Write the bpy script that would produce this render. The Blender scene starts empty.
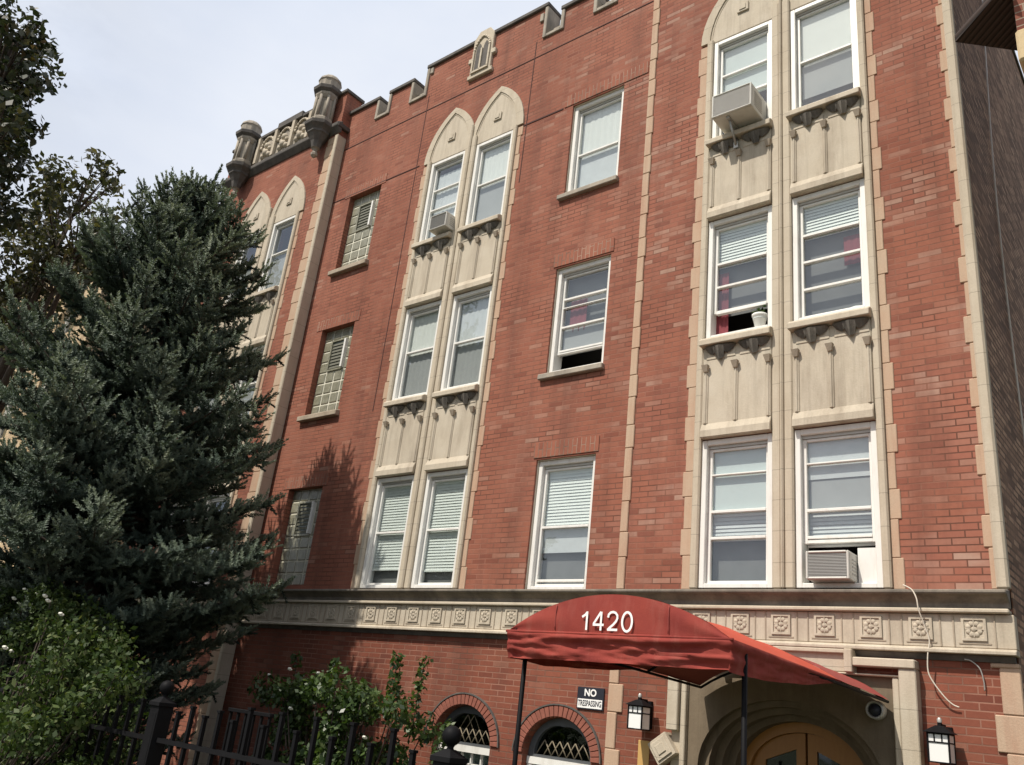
import bpy, bmesh, math, random
import numpy as np
from mathutils import Vector, Matrix
PI = math.pi
random.seed(7); rng = np.random.default_rng(11)
scene = bpy.context.scene
C = scene.collection

# ------------------------------------------------------------------ helpers
def link(name, me, parent=None):
    o = bpy.data.objects.new(name, me); C.objects.link(o)
    if parent is not None: o.parent = parent
    return o
def tag(o, label, cat, group=None):
    o['label'] = label; o['category'] = cat
    if group: o['group'] = group
    return o
def thing(name, label, cat, loc=(0, 0, 0), rz=0, group=None):
    o = bpy.data.objects.new(name, None); C.objects.link(o)
    o.location = loc; o.rotation_euler = (0, 0, rz); o.empty_display_size = .2
    return tag(o, label, cat, group)

class MB:
    """collects shapes, builds one mesh object"""
    def __init__(s): s.v = []; s.f = []; s.smooth = set()
    def add(s, vs, fs, smooth=False):
        b = len(s.v); s.v += [tuple(p) for p in vs]
        for f in fs:
            if smooth: s.smooth.add(len(s.f))
            s.f.append([b+i for i in f])
        return s
    def box(s, x0, x1, y0, y1, z0, z1):
        vs = [(x0,y0,z0),(x1,y0,z0),(x1,y1,z0),(x0,y1,z0),(x0,y0,z1),(x1,y0,z1),(x1,y1,z1),(x0,y1,z1)]
        return s.add(vs, [(0,3,2,1),(4,5,6,7),(0,1,5,4),(1,2,6,5),(2,3,7,6),(3,0,4,7)])
    def quad(s, a, b, c, d): return s.add([a,b,c,d], [(0,1,2,3)])
    def prism(s, poly, y0, y1):
        """poly = (x,z) anticlockwise seen from -y; extruded from y0 (front) to y1"""
        n = len(poly)
        vs = [(x,y0,z) for x,z in poly]+[(x,y1,z) for x,z in poly]
        fs = [tuple(range(n)), tuple(range(2*n-1, n-1, -1))]
        fs += [(i, i+n, (i+1)%n+n, (i+1)%n) for i in range(n)]
        return s.add(vs, fs)
    def prism_z(s, poly, z0, z1):
        n = len(poly)
        vs = [(x,y,z0) for x,y in poly]+[(x,y,z1) for x,y in poly]
        fs = [tuple(range(n-1,-1,-1)), tuple(range(n, 2*n))]
        fs += [(i, (i+1)%n, (i+1)%n+n, i+n) for i in range(n)]
        return s.add(vs, fs)
    def profile_x(s, prof, x0, x1):
        """prof = (y,z) list extruded along x"""
        n = len(prof)
        vs = [(x0,y,z) for y,z in prof]+[(x1,y,z) for y,z in prof]
        fs = [tuple(range(n)), tuple(range(2*n-1, n-1, -1))]
        fs += [(i, i+n, (i+1)%n+n, (i+1)%n) for i in range(n)]
        return s.add(vs, fs)
    def lathe(s, prof, cx, cy, n=16, smooth=True, rot=0):
        """prof = (r,z) bottom to top"""
        b = []
        for r, z in prof:
            b += [(cx+r*math.cos(rot+2*PI*k/n), cy+r*math.sin(rot+2*PI*k/n), z) for k in range(n)]
        fs = []
        for i in range(len(prof)-1):
            for k in range(n):
                fs.append((i*n+k, i*n+(k+1)%n, (i+1)*n+(k+1)%n, (i+1)*n+k))
        s.add(b, fs, smooth)
        s.add(b[:n], [tuple(range(n-1,-1,-1))]); s.add(b[-n:], [tuple(range(n))])
        return s
    def tube(s, pts, r, n=8, smooth=True):
        pts = [Vector(p) for p in pts]
        rs = r if isinstance(r, (list, tuple)) else [r]*len(pts)
        ref = None; rings = []
        for i, p in enumerate(pts):
            d = (pts[min(i+1, len(pts)-1)]-pts[max(i-1, 0)]).normalized()
            if ref is None:
                ref = d.orthogonal().normalized()
            else:
                ref = (ref-d*ref.dot(d)).normalized()
            w = d.cross(ref)
            rings.append([p+(ref*math.cos(2*PI*k/n)+w*math.sin(2*PI*k/n))*rs[i] for k in range(n)])
        vs = [q for ring in rings for q in ring]
        fs = [(i*n+k, i*n+(k+1)%n, (i+1)*n+(k+1)%n, (i+1)*n+k) for i in range(len(pts)-1) for k in range(n)]
        fs += [tuple(range(n-1,-1,-1)), tuple(range((len(pts)-1)*n, len(pts)*n))]
        return s.add(vs, fs, smooth)
    def sphere(s, c, r, nu=16, nv=10, sz=1):
        prof = [(max(1e-4, r*math.sin(PI*i/nv)), c[2]-r*sz*math.cos(PI*i/nv)) for i in range(nv+1)]
        return s.lathe(prof, c[0], c[1], nu)
    def mesh(s, name):
        me = bpy.data.meshes.new(name); me.from_pydata(s.v, [], s.f)
        if s.smooth:
            sm = [i in s.smooth for i in range(len(s.f))]
            me.polygons.foreach_set('use_smooth', sm)
        me.update(); return me
    def build(s, name, mat, parent=None, bevel=0, kind=None):
        me = s.mesh(name)
        me.materials.append(mat)
        o = link(name, me, parent)
        if parent is not None and parent.type == 'EMPTY' and tuple(parent.location) != (0,0,0):
            o.matrix_parent_inverse = Matrix.LocRotScale(parent.location, parent.rotation_euler, None).inverted()
        if bevel:
            m = o.modifiers.new('bevel', 'BEVEL'); m.width = bevel; m.segments = 1; m.limit_method = 'ANGLE'; m.angle_limit = .6
        if kind: o['kind'] = kind
        return o

# ------------------------------------------------------------------ materials
def newmat(name):
    m = bpy.data.materials.new(name); m.use_nodes = True
    nt = m.node_tree; nt.nodes.clear()
    out = nt.nodes.new('ShaderNodeOutputMaterial')
    return m, nt, out
def N(nt, typ, **kw):
    n = nt.nodes.new(typ)
    for k, v in kw.items():
        if k.startswith('i_'):
            n.inputs[k[2:].replace('_', ' ')].default_value = v
        else: setattr(n, k, v)
    return n
def ramp(nt, stops, interp='LINEAR'):
    r = nt.nodes.new('ShaderNodeValToRGB'); e = r.color_ramp; e.interpolation = interp
    while len(e.elements) < len(stops): e.elements.new(.5)
    for el, (p, c) in zip(e.elements, stops):
        el.position = p; el.color = (*c, 1) if len(c) == 3 else c
    return r
def mixc(nt, fac, a, b, mode='MIX'):
    m = nt.nodes.new('ShaderNodeMix'); m.data_type = 'RGBA'; m.blend_type = mode
    for sock, v in ((m.inputs[0], fac), (m.inputs[6], a), (m.inputs[7], b)):
        if hasattr(v, 'links') or isinstance(v, bpy.types.NodeSocket): nt.links.new(v, sock)
        else: sock.default_value = v if not isinstance(v, tuple) else ((*v, 1) if len(v) == 3 else v)
    return m.outputs[2]
def mathn(nt, op, a, b=0., clamp=False):
    m = nt.nodes.new('ShaderNodeMath'); m.operation = op; m.use_clamp = clamp
    for sock, v in ((m.inputs[0], a), (m.inputs[1], b)):
        if isinstance(v, bpy.types.NodeSocket): nt.links.new(v, sock)
        else: sock.default_value = v
    return m.outputs[0]
def maprange(nt, v, a, b, c=0., d=1.):
    m = nt.nodes.new('ShaderNodeMapRange'); nt.links.new(v, m.inputs[0])
    for i, x in enumerate((a, b, c, d)): m.inputs[i+1].default_value = x
    return m.outputs[0]
def noise(nt, vec, scale, detail=4, rough=.6, stretch=None):
    if stretch:
        mp = nt.nodes.new('ShaderNodeMapping'); nt.links.new(vec, mp.inputs[0]); mp.inputs['Scale'].default_value = stretch; vec = mp.outputs[0]
    n = nt.nodes.new('ShaderNodeTexNoise'); n.inputs['Scale'].default_value = scale
    n.inputs['Detail'].default_value = detail; n.inputs['Roughness'].default_value = rough
    nt.links.new(vec, n.inputs['Vector']); return n.outputs[0]
def objco(nt): return nt.nodes.new('ShaderNodeTexCoord').outputs['Object']
def bsdf(nt, out, col, rough=.8, bump=None, dist=.005, strength=.6, spec=.3, metal=0):
    b = nt.nodes.new('ShaderNodeBsdfPrincipled')
    if isinstance(col, bpy.types.NodeSocket): nt.links.new(col, b.inputs['Base Color'])
    else: b.inputs['Base Color'].default_value = (*col, 1)
    if isinstance(rough, bpy.types.NodeSocket): nt.links.new(rough, b.inputs['Roughness'])
    else: b.inputs['Roughness'].default_value = rough
    b.inputs['Specular IOR Level'].default_value = spec; b.inputs['Metallic'].default_value = metal
    if bump is not None:
        bn = nt.nodes.new('ShaderNodeBump'); bn.inputs['Distance'].default_value = dist; bn.inputs['Strength'].default_value = strength
        nt.links.new(bump, bn.inputs['Height']); nt.links.new(bn.outputs[0], b.inputs['Normal'])
    nt.links.new(b.outputs[0], out.inputs[0]); return b

def mat_brick(name, palette, mortar, dirt=.5, vertical=False, tower=None, bw=.235, rh=.0685, msize=.0065):
    m, nt, out = newmat(name)
    co = objco(nt)
    sep = N(nt, 'ShaderNodeSeparateXYZ'); nt.links.new(co, sep.inputs[0])
    hx = mathn(nt, 'ADD', sep.outputs[0], sep.outputs[1])
    comb = N(nt, 'ShaderNodeCombineXYZ')
    if vertical: nt.links.new(sep.outputs[2], comb.inputs[0]); nt.links.new(hx, comb.inputs[1])
    else: nt.links.new(hx, comb.inputs[0]); nt.links.new(sep.outputs[2], comb.inputs[1])
    bt = N(nt, 'ShaderNodeTexBrick'); nt.links.new(comb.outputs[0], bt.inputs['Vector'])
    bt.offset = .5
    bt.inputs['Color1'].default_value = (0,0,0,1); bt.inputs['Color2'].default_value = (1,1,1,1); bt.inputs['Mortar'].default_value = (.5,.5,.5,1)
    bt.inputs['Scale'].default_value = 1; bt.inputs['Mortar Size'].default_value = msize; bt.inputs['Mortar Smooth'].default_value = .15
    bt.inputs['Brick Width'].default_value = bw; bt.inputs['Row Height'].default_value = rh; bt.inputs['Bias'].default_value = 0
    r = ramp(nt, palette); nt.links.new(bt.outputs['Color'], r.inputs[0])
    col = r.outputs[0]
    if tower:     # the right-hand tower has more tan and brown bricks in patches
        r2 = ramp(nt, tower); nt.links.new(bt.outputs['Color'], r2.inputs[0])
        patch = noise(nt, co, .9, 3, .6, (1, 1, 2.2))
        px = maprange(nt, sep.outputs[0], -3.3, -.9, .25, 1.)
        pf = mathn(nt, 'MULTIPLY', px, maprange(nt, patch, .42, .62))
        col = mixc(nt, pf, col, r2.outputs[0])
    big = noise(nt, co, .55, 5, .6, (1, 1, .6))
    col = mixc(nt, maprange(nt, big, .35, .7, 0, dirt), col, mixc(nt, 1., col, (.62,.55,.52), 'MULTIPLY'))
    strk = noise(nt, co, 1.7, 5, .65, (1.6, 1.6, .16))
    col = mixc(nt, maprange(nt, strk, .47, .72, 0, .55), col, (.12,.055,.042))
    sm = noise(nt, co, 26, 3)
    col = mixc(nt, .35, col, mixc(nt, sm, (.55,.5,.5), (1.35,1.3,1.25)), 'MULTIPLY')
    mn = noise(nt, co, 1.3, 3)
    mcol = mixc(nt, maprange(nt, mn, .38, .62), tuple(c*.55 for c in mortar), tuple(min(1,c*1.25) for c in mortar))
    col = mixc(nt, bt.outputs['Fac'], col, mcol)
    hgt = mathn(nt, 'ADD', mathn(nt, 'SUBTRACT', 1., bt.outputs['Fac']), mathn(nt, 'MULTIPLY', sm, .35))
    bsdf(nt, out, col, .88, hgt, .006, .7, .2)
    return m

def mat_stone(name, c1, c2, stain, scale=3, amt=.6, bump=.004, joints=None):
    m, nt, out = newmat(name)
    co = objco(nt)
    n1 = noise(nt, co, scale, 6, .65)
    col = mixc(nt, maprange(nt, n1, .3, .7), c1, c2)
    st = noise(nt, co, 1.6, 6, .7, (2.2, 2.2, .45))
    col = mixc(nt, maprange(nt, st, .48, .78, 0, amt), col, stain)
    st2 = noise(nt, co, 2.4, 5, .7, (6, 6, .22))
    col = mixc(nt, maprange(nt, st2, .52, .70, 0, .24*min(1, amt+.2)), col, tuple(c_*.62 for c_ in stain))
    fine = noise(nt, co, 60, 3, .7)
    col = mixc(nt, .3, col, mixc(nt, fine, (.6,.6,.6), (1.3,1.3,1.3)), 'MULTIPLY')
    if joints:
        sep = N(nt, 'ShaderNodeSeparateXYZ'); nt.links.new(co, sep.inputs[0])
        fr = mathn(nt, 'FRACT', mathn(nt, 'DIVIDE', sep.outputs[2], joints))
        j = mathn(nt, 'LESS_THAN', fr, .018)
        col = mixc(nt, mathn(nt, 'MULTIPLY', j, .55), col, (.12,.1,.08))
    bsdf(nt, out, col, .85, mathn(nt, 'ADD', fine, mathn(nt, 'MULTIPLY', n1, 2.)), bump, .6, .25)
    return m
def mat_plain(name, col, rough=.5, var=.15, scale=8, bump=0, spec=.4, metal=0, dirt=None):
    m, nt, out = newmat(name)
    co = objco(nt)
    n = noise(nt, co, scale, 5, .65)
    c = mixc(nt, n, tuple(x*(1-var) for x in col), tuple(min(1, x*(1+var)) for x in col))
    if dirt:
        d = noise(nt, co, 2.7, 6, .7, (3, 3, .7))
        c = mixc(nt, maprange(nt, d, .5, .75, 0, .55), c, dirt)
    bsdf(nt, out, c, rough, n if bump else None, bump, .6, spec, metal)
    return m
def mat_glass(name, tint=(.88,.92,.92), refl=.13, k=1.):
    m, nt, out = newmat(name)
    co = objco(nt)
    fr = N(nt, 'ShaderNodeLayerWeight'); fr.inputs[0].default_value = .5
    schl = mathn(nt, 'POWER', fr.outputs['Facing'], 4.)
    wav = noise(nt, co, 1.6, 2)
    bn = N(nt, 'ShaderNodeBump'); bn.inputs['Distance'].default_value = .02; bn.inputs['Strength'].default_value = .22
    nt.links.new(wav, bn.inputs['Height'])
    g = N(nt, 'ShaderNodeBsdfGlossy'); g.inputs['Roughness'].default_value = .02; g.inputs['Color'].default_value = (.85,.9,.95,1)
    nt.links.new(bn.outputs[0], g.inputs['Normal'])
    t = N(nt, 'ShaderNodeBsdfTransparent'); t.inputs[0].default_value = (*tint, 1)
    ms = N(nt, 'ShaderNodeMixShader')
    nt.links.new(mathn(nt, 'ADD', mathn(nt, 'MULTIPLY', schl, k), refl, True), ms.inputs[0])
    nt.links.new(t.outputs[0], ms.inputs[1]); nt.links.new(g.outputs[0], ms.inputs[2]); nt.links.new(ms.outputs[0], out.inputs[0])
    return m
def mat_leaf(name, stops, trans=.3, rough=.5, clump=None, spec=.35, attr=None):
    m, nt, out = newmat(name)
    geo = N(nt, 'ShaderNodeNewGeometry'); co = objco(nt)
    r = ramp(nt, stops)
    if attr: at = N(nt, 'ShaderNodeAttribute', attribute_name=attr); nt.links.new(at.outputs['Fac'], r.inputs[0])
    else: nt.links.new(geo.outputs['Random Per Island'], r.inputs[0])
    col = r.outputs[0]
    cl = noise(nt, co, clump or 1.5, 3)
    col = mixc(nt, 1., col, mixc(nt, maprange(nt, cl, .3, .7), (.62,.66,.62), (1.25,1.2,1.1)), 'MULTIPLY')
    b = N(nt, 'ShaderNodeBsdfPrincipled'); nt.links.new(col, b.inputs['Base Color']); b.inputs['Roughness'].default_value = rough
    b.inputs['Specular IOR Level'].default_value = spec
    t = N(nt, 'ShaderNodeBsdfTranslucent'); nt.links.new(mixc(nt, 1., col, (1.3,1.4,.6), 'MULTIPLY'), t.inputs[0])
    ms = N(nt, 'ShaderNodeMixShader'); ms.inputs[0].default_value = trans
    nt.links.new(b.outputs[0], ms.inputs[1]); nt.links.new(t.outputs[0], ms.inputs[2]); nt.links.new(ms.outputs[0], out.inputs[0])
    return m

PAL = [(0,(.245,.090,.060)),(.10,(.298,.114,.076)),(.5,(.328,.129,.084)),(.9,(.312,.121,.079)),(.97,(.36,.160,.108)),(1,(.35,.19,.14))]
TOW = [(0,(.23,.09,.064)),(.12,(.31,.122,.084)),(.45,(.335,.135,.092)),(.58,(.335,.175,.128)),(.70,(.335,.135,.092)),(.86,(.375,.22,.168)),(1,(.43,.29,.225))]
M = {}
M['brick'] = mat_brick('red_brick', PAL, (.235,.105,.072), .7, tower=TOW)
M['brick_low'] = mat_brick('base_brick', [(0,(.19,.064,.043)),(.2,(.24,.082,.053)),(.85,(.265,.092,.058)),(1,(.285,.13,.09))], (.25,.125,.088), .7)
M['soldier'] = mat_brick('soldier_brick', PAL, (.3,.19,.14), .4, vertical=True, bw=.215, rh=.07)
M['arch_brick'] = mat_plain('arch_brick', (.25,.088,.06), .9, .45, 9, .004)
M['side'] = mat_brick('dark_brown_brick', [(0,(.18,.108,.066)),(.35,(.34,.215,.138)),(.7,(.45,.29,.19)),(1,(.60,.41,.275))], (.18,.115,.075), .9, msize=.012)
M['stone'] = mat_stone('limestone', (.47,.405,.31), (.54,.475,.375), (.34,.27,.19), 2.4, .55, joints=.335)
M['stone_warm'] = mat_stone('quoin_limestone', (.47,.315,.215), (.475,.365,.265), (.40,.215,.145), 1.3, .75)
M['panel'] = mat_stone('carved_limestone', (.48,.415,.32), (.54,.48,.385), (.27,.22,.165), 2.2, .75)
M['wstone'] = mat_stone('weathered_stone', (.26,.235,.20), (.43,.375,.30), (.09,.082,.074), 3.2, .75)
M['dstone'] = mat_stone('dark_coping_stone', (.075,.07,.066), (.15,.135,.12), (.04,.038,.036), 4, .6)
M['sill'] = mat_stone('sill_stone', (.34,.28,.21), (.42,.355,.275), (.16,.13,.10), 4, .6)
M['white'] = mat_plain('white_paint', (.74,.73,.69), .45, .05, 6, dirt=(.50,.47,.41))
M['cream'] = mat_plain('cream_paint', (.60,.55,.44), .5, .08, 6, dirt=(.42,.36,.27))
M['glass'] = mat_glass('window_glass')
M['glass_dark'] = mat_glass('dark_glass', (.6,.65,.65), .05)
M['shade'] = mat_plain('roller_shade', (.72,.72,.68), .9, .05, 5)
M['shade_grey'] = mat_plain('grey_screen', (.36,.36,.355), .9, .1, 5)
M['shade_mid'] = mat_plain('sheer_curtain', (.58,.59,.59), .9, .14, 7)
M['teal'] = mat_plain('pale_teal_shade', (.57,.615,.60), .9, .06, 4)
M['slat'] = mat_plain('blind_slats', (.76,.78,.73), .6, .05, 4)
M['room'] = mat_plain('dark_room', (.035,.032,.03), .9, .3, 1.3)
M['dim'] = mat_plain('dim_interior', (.17,.17,.168), .9, .35, 2.2)
M['red_cloth_and_reflection'] = mat_plain('red_curtain_and_reflection', (.22,.045,.055), .85, .35, 9)
m, nt, out = newmat('red_awning_fabric'); co = objco(nt)
n1 = noise(nt, co, 2.2, 5, .65); n2 = noise(nt, co, 3.5, 6, .7, (2.5, 2.5, .5)); wv = noise(nt, co, 260, 2, .5)
col = mixc(nt, maprange(nt, n1, .3, .7), (.215,.040,.034), (.30,.060,.044))
col = mixc(nt, maprange(nt, n2, .5, .75, 0, .55), col, (.33,.11,.085))
col = mixc(nt, .25, col, mixc(nt, wv, (.6,.6,.6), (1.3,1.3,1.3)), 'MULTIPLY')
bsdf(nt, out, col, .85, mathn(nt, 'ADD', mathn(nt, 'MULTIPLY', n1, 3.), wv), .004, .6, .12); M['awning'] = m
M['awning_side'] = mat_plain('sunlit_awning_fabric', (.47,.075,.04), .7, .1, 2.2, .004, .3)  # brighter red than the front; sun on the slope put into the colour
M['awning_dark'] = mat_plain('dark_awning_fabric', (.27,.06,.05), .8, .14, 2.5, .004, .25)  # darker red than the fabric over the front of the roof
M['white_vinyl'] = mat_plain('white_lettering', (.86,.85,.82), .5, .03, 5)
M['black'] = mat_plain('black_iron', (.007,.007,.008), .6, .3, 14, .001, .1)
M['iron_worn'] = mat_plain('worn_iron', (.009,.009,.010), .65, .4, 10, .001, .1)
M['ac'] = mat_plain('ac_white_metal', (.62,.61,.56), .5, .06, 8, dirt=(.45,.42,.36))
M['acg'] = mat_plain('ac_grille', (.17,.168,.16), .55, .15, 20)
M['acside'] = mat_plain('ac_side_metal', (.40,.39,.365), .5, .12, 9)
M['galv'] = mat_plain('galvanised_steel', (.42,.41,.38), .45, .12, 12, 0, .5, .4)
M['lamp_glass'] = mat_plain('frosted_lamp_glass', (.82,.82,.80), .35, .03, 4)
M['signblack'] = mat_plain('sign_black', (.018,.02,.03), .5, .2, 5)
M['yellow'] = mat_plain('yellow_notice', (.55,.34,.12), .6, .1, 6)
M['darkwood'] = mat_plain('dark_grey_frame', (.085,.09,.095), .5, .2, 8)
M['door_stone'] = mat_stone('shaded_door_stone', (.15,.115,.078), (.21,.165,.112), (.08,.065,.048), 2.5, .7)  # awning shade over the doorway darkened into the stone colour
M['lattice'] = mat_plain('lead_lattice', (.20,.165,.11), .6, .2, 9)
M['rope'] = mat_plain('pale_cable', (.66,.60,.50), .7, .15, 12)
M['bark'] = mat_plain('bark', (.06,.045,.035), .95, .4, 14, .02)
M['creamwall'] = mat_brick('cream_brick', [(0,(.50,.38,.22)),(.5,(.58,.45,.28)),(1,(.62,.50,.33))], (.5,.42,.3), .4)
M['nbrick'] = mat_brick('neighbour_brick', [(0,(.10,.035,.025)),(.5,(.19,.06,.04)),(1,(.24,.09,.06))], (.42,.33,.25), .4, rh=.075)
M['nstone'] = mat_stone('neighbour_stone', (.55,.42,.24), (.6,.48,.3), (.4,.3,.18))
# orange varnished door wood
m, nt, out = newmat('varnished_oak'); co = objco(nt)
g = noise(nt, co, 5, 6, .6, (6, 6, .5)); bsdf(nt, out, mixc(nt, g, (.30,.13,.028), (.42,.20,.05)), .4, g, .002, .4, .4); M['oak'] = m
# soffit planks
m, nt, out = newmat('dark_soffit_planks'); co = objco(nt)
w = N(nt, 'ShaderNodeTexWave', wave_type='BANDS', bands_direction='DIAGONAL'); w.inputs['Scale'].default_value = 8.; w.inputs['Distortion'].default_value = .3
nt.links.new(co, w.inputs['Vector'])
bsdf(nt, out, mixc(nt, maprange(nt, w.outputs['Fac'], .05, .35), (.012,.008,.006), (.05,.033,.026)), .7, w.outputs['Fac'], .01); M['soffit'] = m
# glass block
m, nt, out = newmat('glass_block'); co = objco(nt)
n1 = noise(nt, co, 9, 4); n2 = noise(nt, co, 55, 2)
b = bsdf(nt, out, mixc(nt, maprange(nt, n1, .3, .7), (.185,.18,.125), (.32,.31,.235)), .12, n2, .01, .6, .8); M['gblock'] = m
M['gmortar'] = mat_plain('block_mortar', (.64,.62,.51), .85, .12, 9)
# ground
m, nt, out = newmat('lawn_ground'); co = objco(nt)
n1 = noise(nt, co, 1.2, 8, .7); bsdf(nt, out, mixc(nt, maprange(nt, n1, .35, .65), (.045,.06,.02), (.09,.085,.045)), .95, n1, .03); M['ground'] = m
m, nt, out = newmat('concrete_pavement'); co = objco(nt)
n1 = noise(nt, co, 4, 8, .7); bsdf(nt, out, mixc(nt, maprange(nt, n1, .3, .7), (.15,.145,.13), (.23,.22,.20)), .9, n1, .006); M['pave'] = m
# foliage
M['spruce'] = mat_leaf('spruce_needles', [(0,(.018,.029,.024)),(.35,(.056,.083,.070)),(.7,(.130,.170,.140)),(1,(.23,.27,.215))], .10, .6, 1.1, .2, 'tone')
M['leaf_far'] = mat_leaf('maple_leaves', [(0,(.018,.028,.018)),(.6,(.032,.042,.024)),(.93,(.055,.055,.028)),(1,(.10,.07,.035))], .22, .5, .9)
M['leaf_mid'] = mat_leaf('elm_leaves', [(0,(.032,.038,.024)),(.6,(.065,.066,.04)),(.93,(.10,.092,.05)),(1,(.19,.15,.09))], .3, .5, .9)
M['leaf_rose'] = mat_leaf('rose_leaves', [(0,(.022,.044,.012)),(.6,(.05,.08,.026)),(.9,(.09,.125,.046)),(1,(.14,.16,.075))], .22, .5, 1.3, .15)
M['leaf_shrub'] = mat_leaf('shrub_leaves', [(0,(.022,.046,.014)),(.6,(.05,.09,.026)),(.9,(.085,.135,.042)),(1,(.13,.17,.07))], .32, .4, 2.2, .5)
M['petal'] = mat_plain('white_petals', (.8,.79,.68), .6, .05, 10)

# ------------------------------------------------------------------ setting
g = MB(); g.box(-400, 400, -400, 400, -.5, 0); g.build('ground', M['ground'], kind='structure')
p = MB(); p.box(-60, 60, -11.5, -5.2, 0, .012)
p.build('pavement', M['pave'], kind='structure')
e = MB(); e.box(.1, 2.0, -5.2, -.0, 0, .016); e.build('entrance_path', M['ground'], kind='structure')

# ------------------------------------------------------------------ APARTMENT BUILDING
B = thing('apartment_building', 'four storey red brick apartment building with pale stone window bays and battlement parapet', 'building', (0,0,0))
def part(mb, name, mat, parent=B, bevel=0, label=None):
    o = mb.build(name, mat, parent, bevel)
    if label: o['label'] = label
    return o

FL = [(3.1, 4.80), (6.1, 7.78), (9.045, 10.745)]           # casing bottoms and tops of the three upper floors
BAYS = {'right': ((0., .855), (1.103, 1.962)), 'left': ((-5.612, -4.767), (-4.517, -3.675))}
SX = (-2.455, -1.515); GX = (-7.915, -6.99)
SZ = [(3.085, 4.80), (6.07, 7.74), (9.04, 10.71)]
GZ = [(3.16, 4.80), (6.16, 7.86), (9.13, 10.80)]
PAV = -.2                                                    # pavilion plane
PBAY = ((-11.33, -10.53), (-10.13, -9.33))

def wall_holes(mb, x0, x1, z0, z1, y, holes, depth):
    xs = sorted({x0, x1, *[h[0] for h in holes], *[h[1] for h in holes]})
    zs = sorted({z0, z1, *[h[2] for h in holes], *[h[3] for h in holes]})
    xs = [x for x in xs if x0 <= x <= x1]; zs = [z for z in zs if z0 <= z <= z1]
    for i in range(len(xs)-1):
        for j in range(len(zs)-1):
            cx, cz = (xs[i]+xs[i+1])/2, (zs[j]+zs[j+1])/2
            if any(h[0] < cx < h[1] and h[2] < cz < h[3] for h in holes): continue
            mb.quad((xs[i],y,zs[j]), (xs[i+1],y,zs[j]), (xs[i+1],y,zs[j+1]), (xs[i],y,zs[j+1]))
    for a, b, c, d in holes:
        mb.quad((a,y,c),(a,y,d),(a,y+depth,d),(a,y+depth,c)); mb.quad((b,y,d),(b,y,c),(b,y+depth,c),(b,y+depth,d))
        mb.quad((a,y,d),(b,y,d),(b,y+depth,d),(a,y+depth,d)); mb.quad((b,y,c),(a,y,c),(a,y+depth,c),(b,y+depth,c))

# ---- brick walls
upper = []
for (wa, wb) in (BAYS['right'], BAYS['left']):
    for (a, b) in (wa, wb):
        for (c, d) in FL: upper.append((a-.005, b+.005, c-.01, d+.01))
upper += [(SX[0]-.01, SX[1]+.01, c-.01, d+.01) for c, d in SZ]
upper += [(*GX, c, d) for c, d in GZ]
w = MB(); wall_holes(w, -8.5, 3.02, 2.5, 12.45, 0, upper, .3)
w.quad((3.02,0,2.5),(3.02,.055,2.5),(3.02,.055,12.45),(3.02,0,12.45))
part(w, 'front_wall', M['brick'])
def arch_pts(xc, a, zs, h, n=14, kind='round'):
    """upper outline of an arch from left spring to right spring"""
    out = []
    for i in range(n+1):
        t = i/n
        if kind == 'round':
            th = PI*(1-t); out.append((xc+a*math.cos(th), zs+h*math.sin(th)))
        else:
            R = (a*a+h*h)/(2*a); th0 = math.atan2(h, R-a)
            s = min(t, 1-t)*2; th = th0*s
            x = a-R+R*math.cos(th); z = R*math.sin(th)
            out.append((xc+(-x if t <= .5 else x), zs+z))
    return out
ARCHW = [(-3.215, .485, 1.20, .44), (-1.74, .485, 1.19, .43)]
DOOR = (.985, .945, 1.30, .72)                              # centre, half width, spring height, rise
low = [(c-a, c+a, .35, zs+h) for c, a, zs, h in ARCHW]
low.append((DOOR[0]-DOOR[1], DOOR[0]+DOOR[1], 0, DOOR[2]+DOOR[3]))
w = MB(); wall_holes(w, -8.5, 3.02, 0, 2.5, 0, low, .34)
for c, a, zs, h in ARCHW:
    top = zs+h; pts = arch_pts(c, a, zs, h)
    for i in range(len(pts)-1):
        (xa, za), (xb, zb) = pts[i], pts[i+1]
        w.quad((xa,0,za),(xb,0,zb),(xb,0,top),(xa,0,top)); w.quad((xa,0,za),(xb,0,zb),(xb,.34,zb),(xa,.34,za))
w.quad((3.02,0,0),(3.02,.055,0),(3.02,.055,2.5),(3.02,0,2.5))
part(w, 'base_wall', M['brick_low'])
# pavilion wall
w = MB()
ph = [(a-.005, b+.005, c-.01, d+.01) for (a, b) in PBAY for (c, d) in FL]
wall_holes(w, -12.75, -8.5, 0, 12.6, PAV, ph, .3)
w.quad((-8.5,PAV,0),(-8.5,.2,0),(-8.5,.2,12.6),(-8.5,PAV,12.6))
w.box(-12.75, -8.5, PAV, .2, 12.6, 13.42)
w.box(-9.25, -8.5, PAV, .2, 13.42, 13.52)
w.box(-12.75, -12.4, PAV, .45, 13.42, 13.56)
part(w, 'pavilion_wall', M['brick'])
# side wall / body behind
w = MB(); w.box(-12.6, 3.03, .75, 15, 0, 12.3)
w.box(2.7, 3.03, .352, 15, 12.3, 12.80); w.box(-12.6, 2.7, 14.6, 15, 12.3, 12.8)
w.box(2.95, 3.03, .05, .75, 0, 12.42)
part(w, 'side_wall', M['side'], label='dark brown side wall facing the alley')
w = MB(); w.box(-12.6, -8.52, .3, .75, 12.2, 12.3); w.box(-8.52, 3.0, .34, .75, 12.2, 12.3)
part(w, 'roof', M['dstone'])
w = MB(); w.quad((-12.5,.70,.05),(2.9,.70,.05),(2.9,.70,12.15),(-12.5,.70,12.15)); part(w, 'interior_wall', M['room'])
w = MB(); w.box(2.68, 3.06, .345, 15.03, 12.80, 12.86); part(w, 'side_coping', M['dstone'], bevel=.01)

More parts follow.
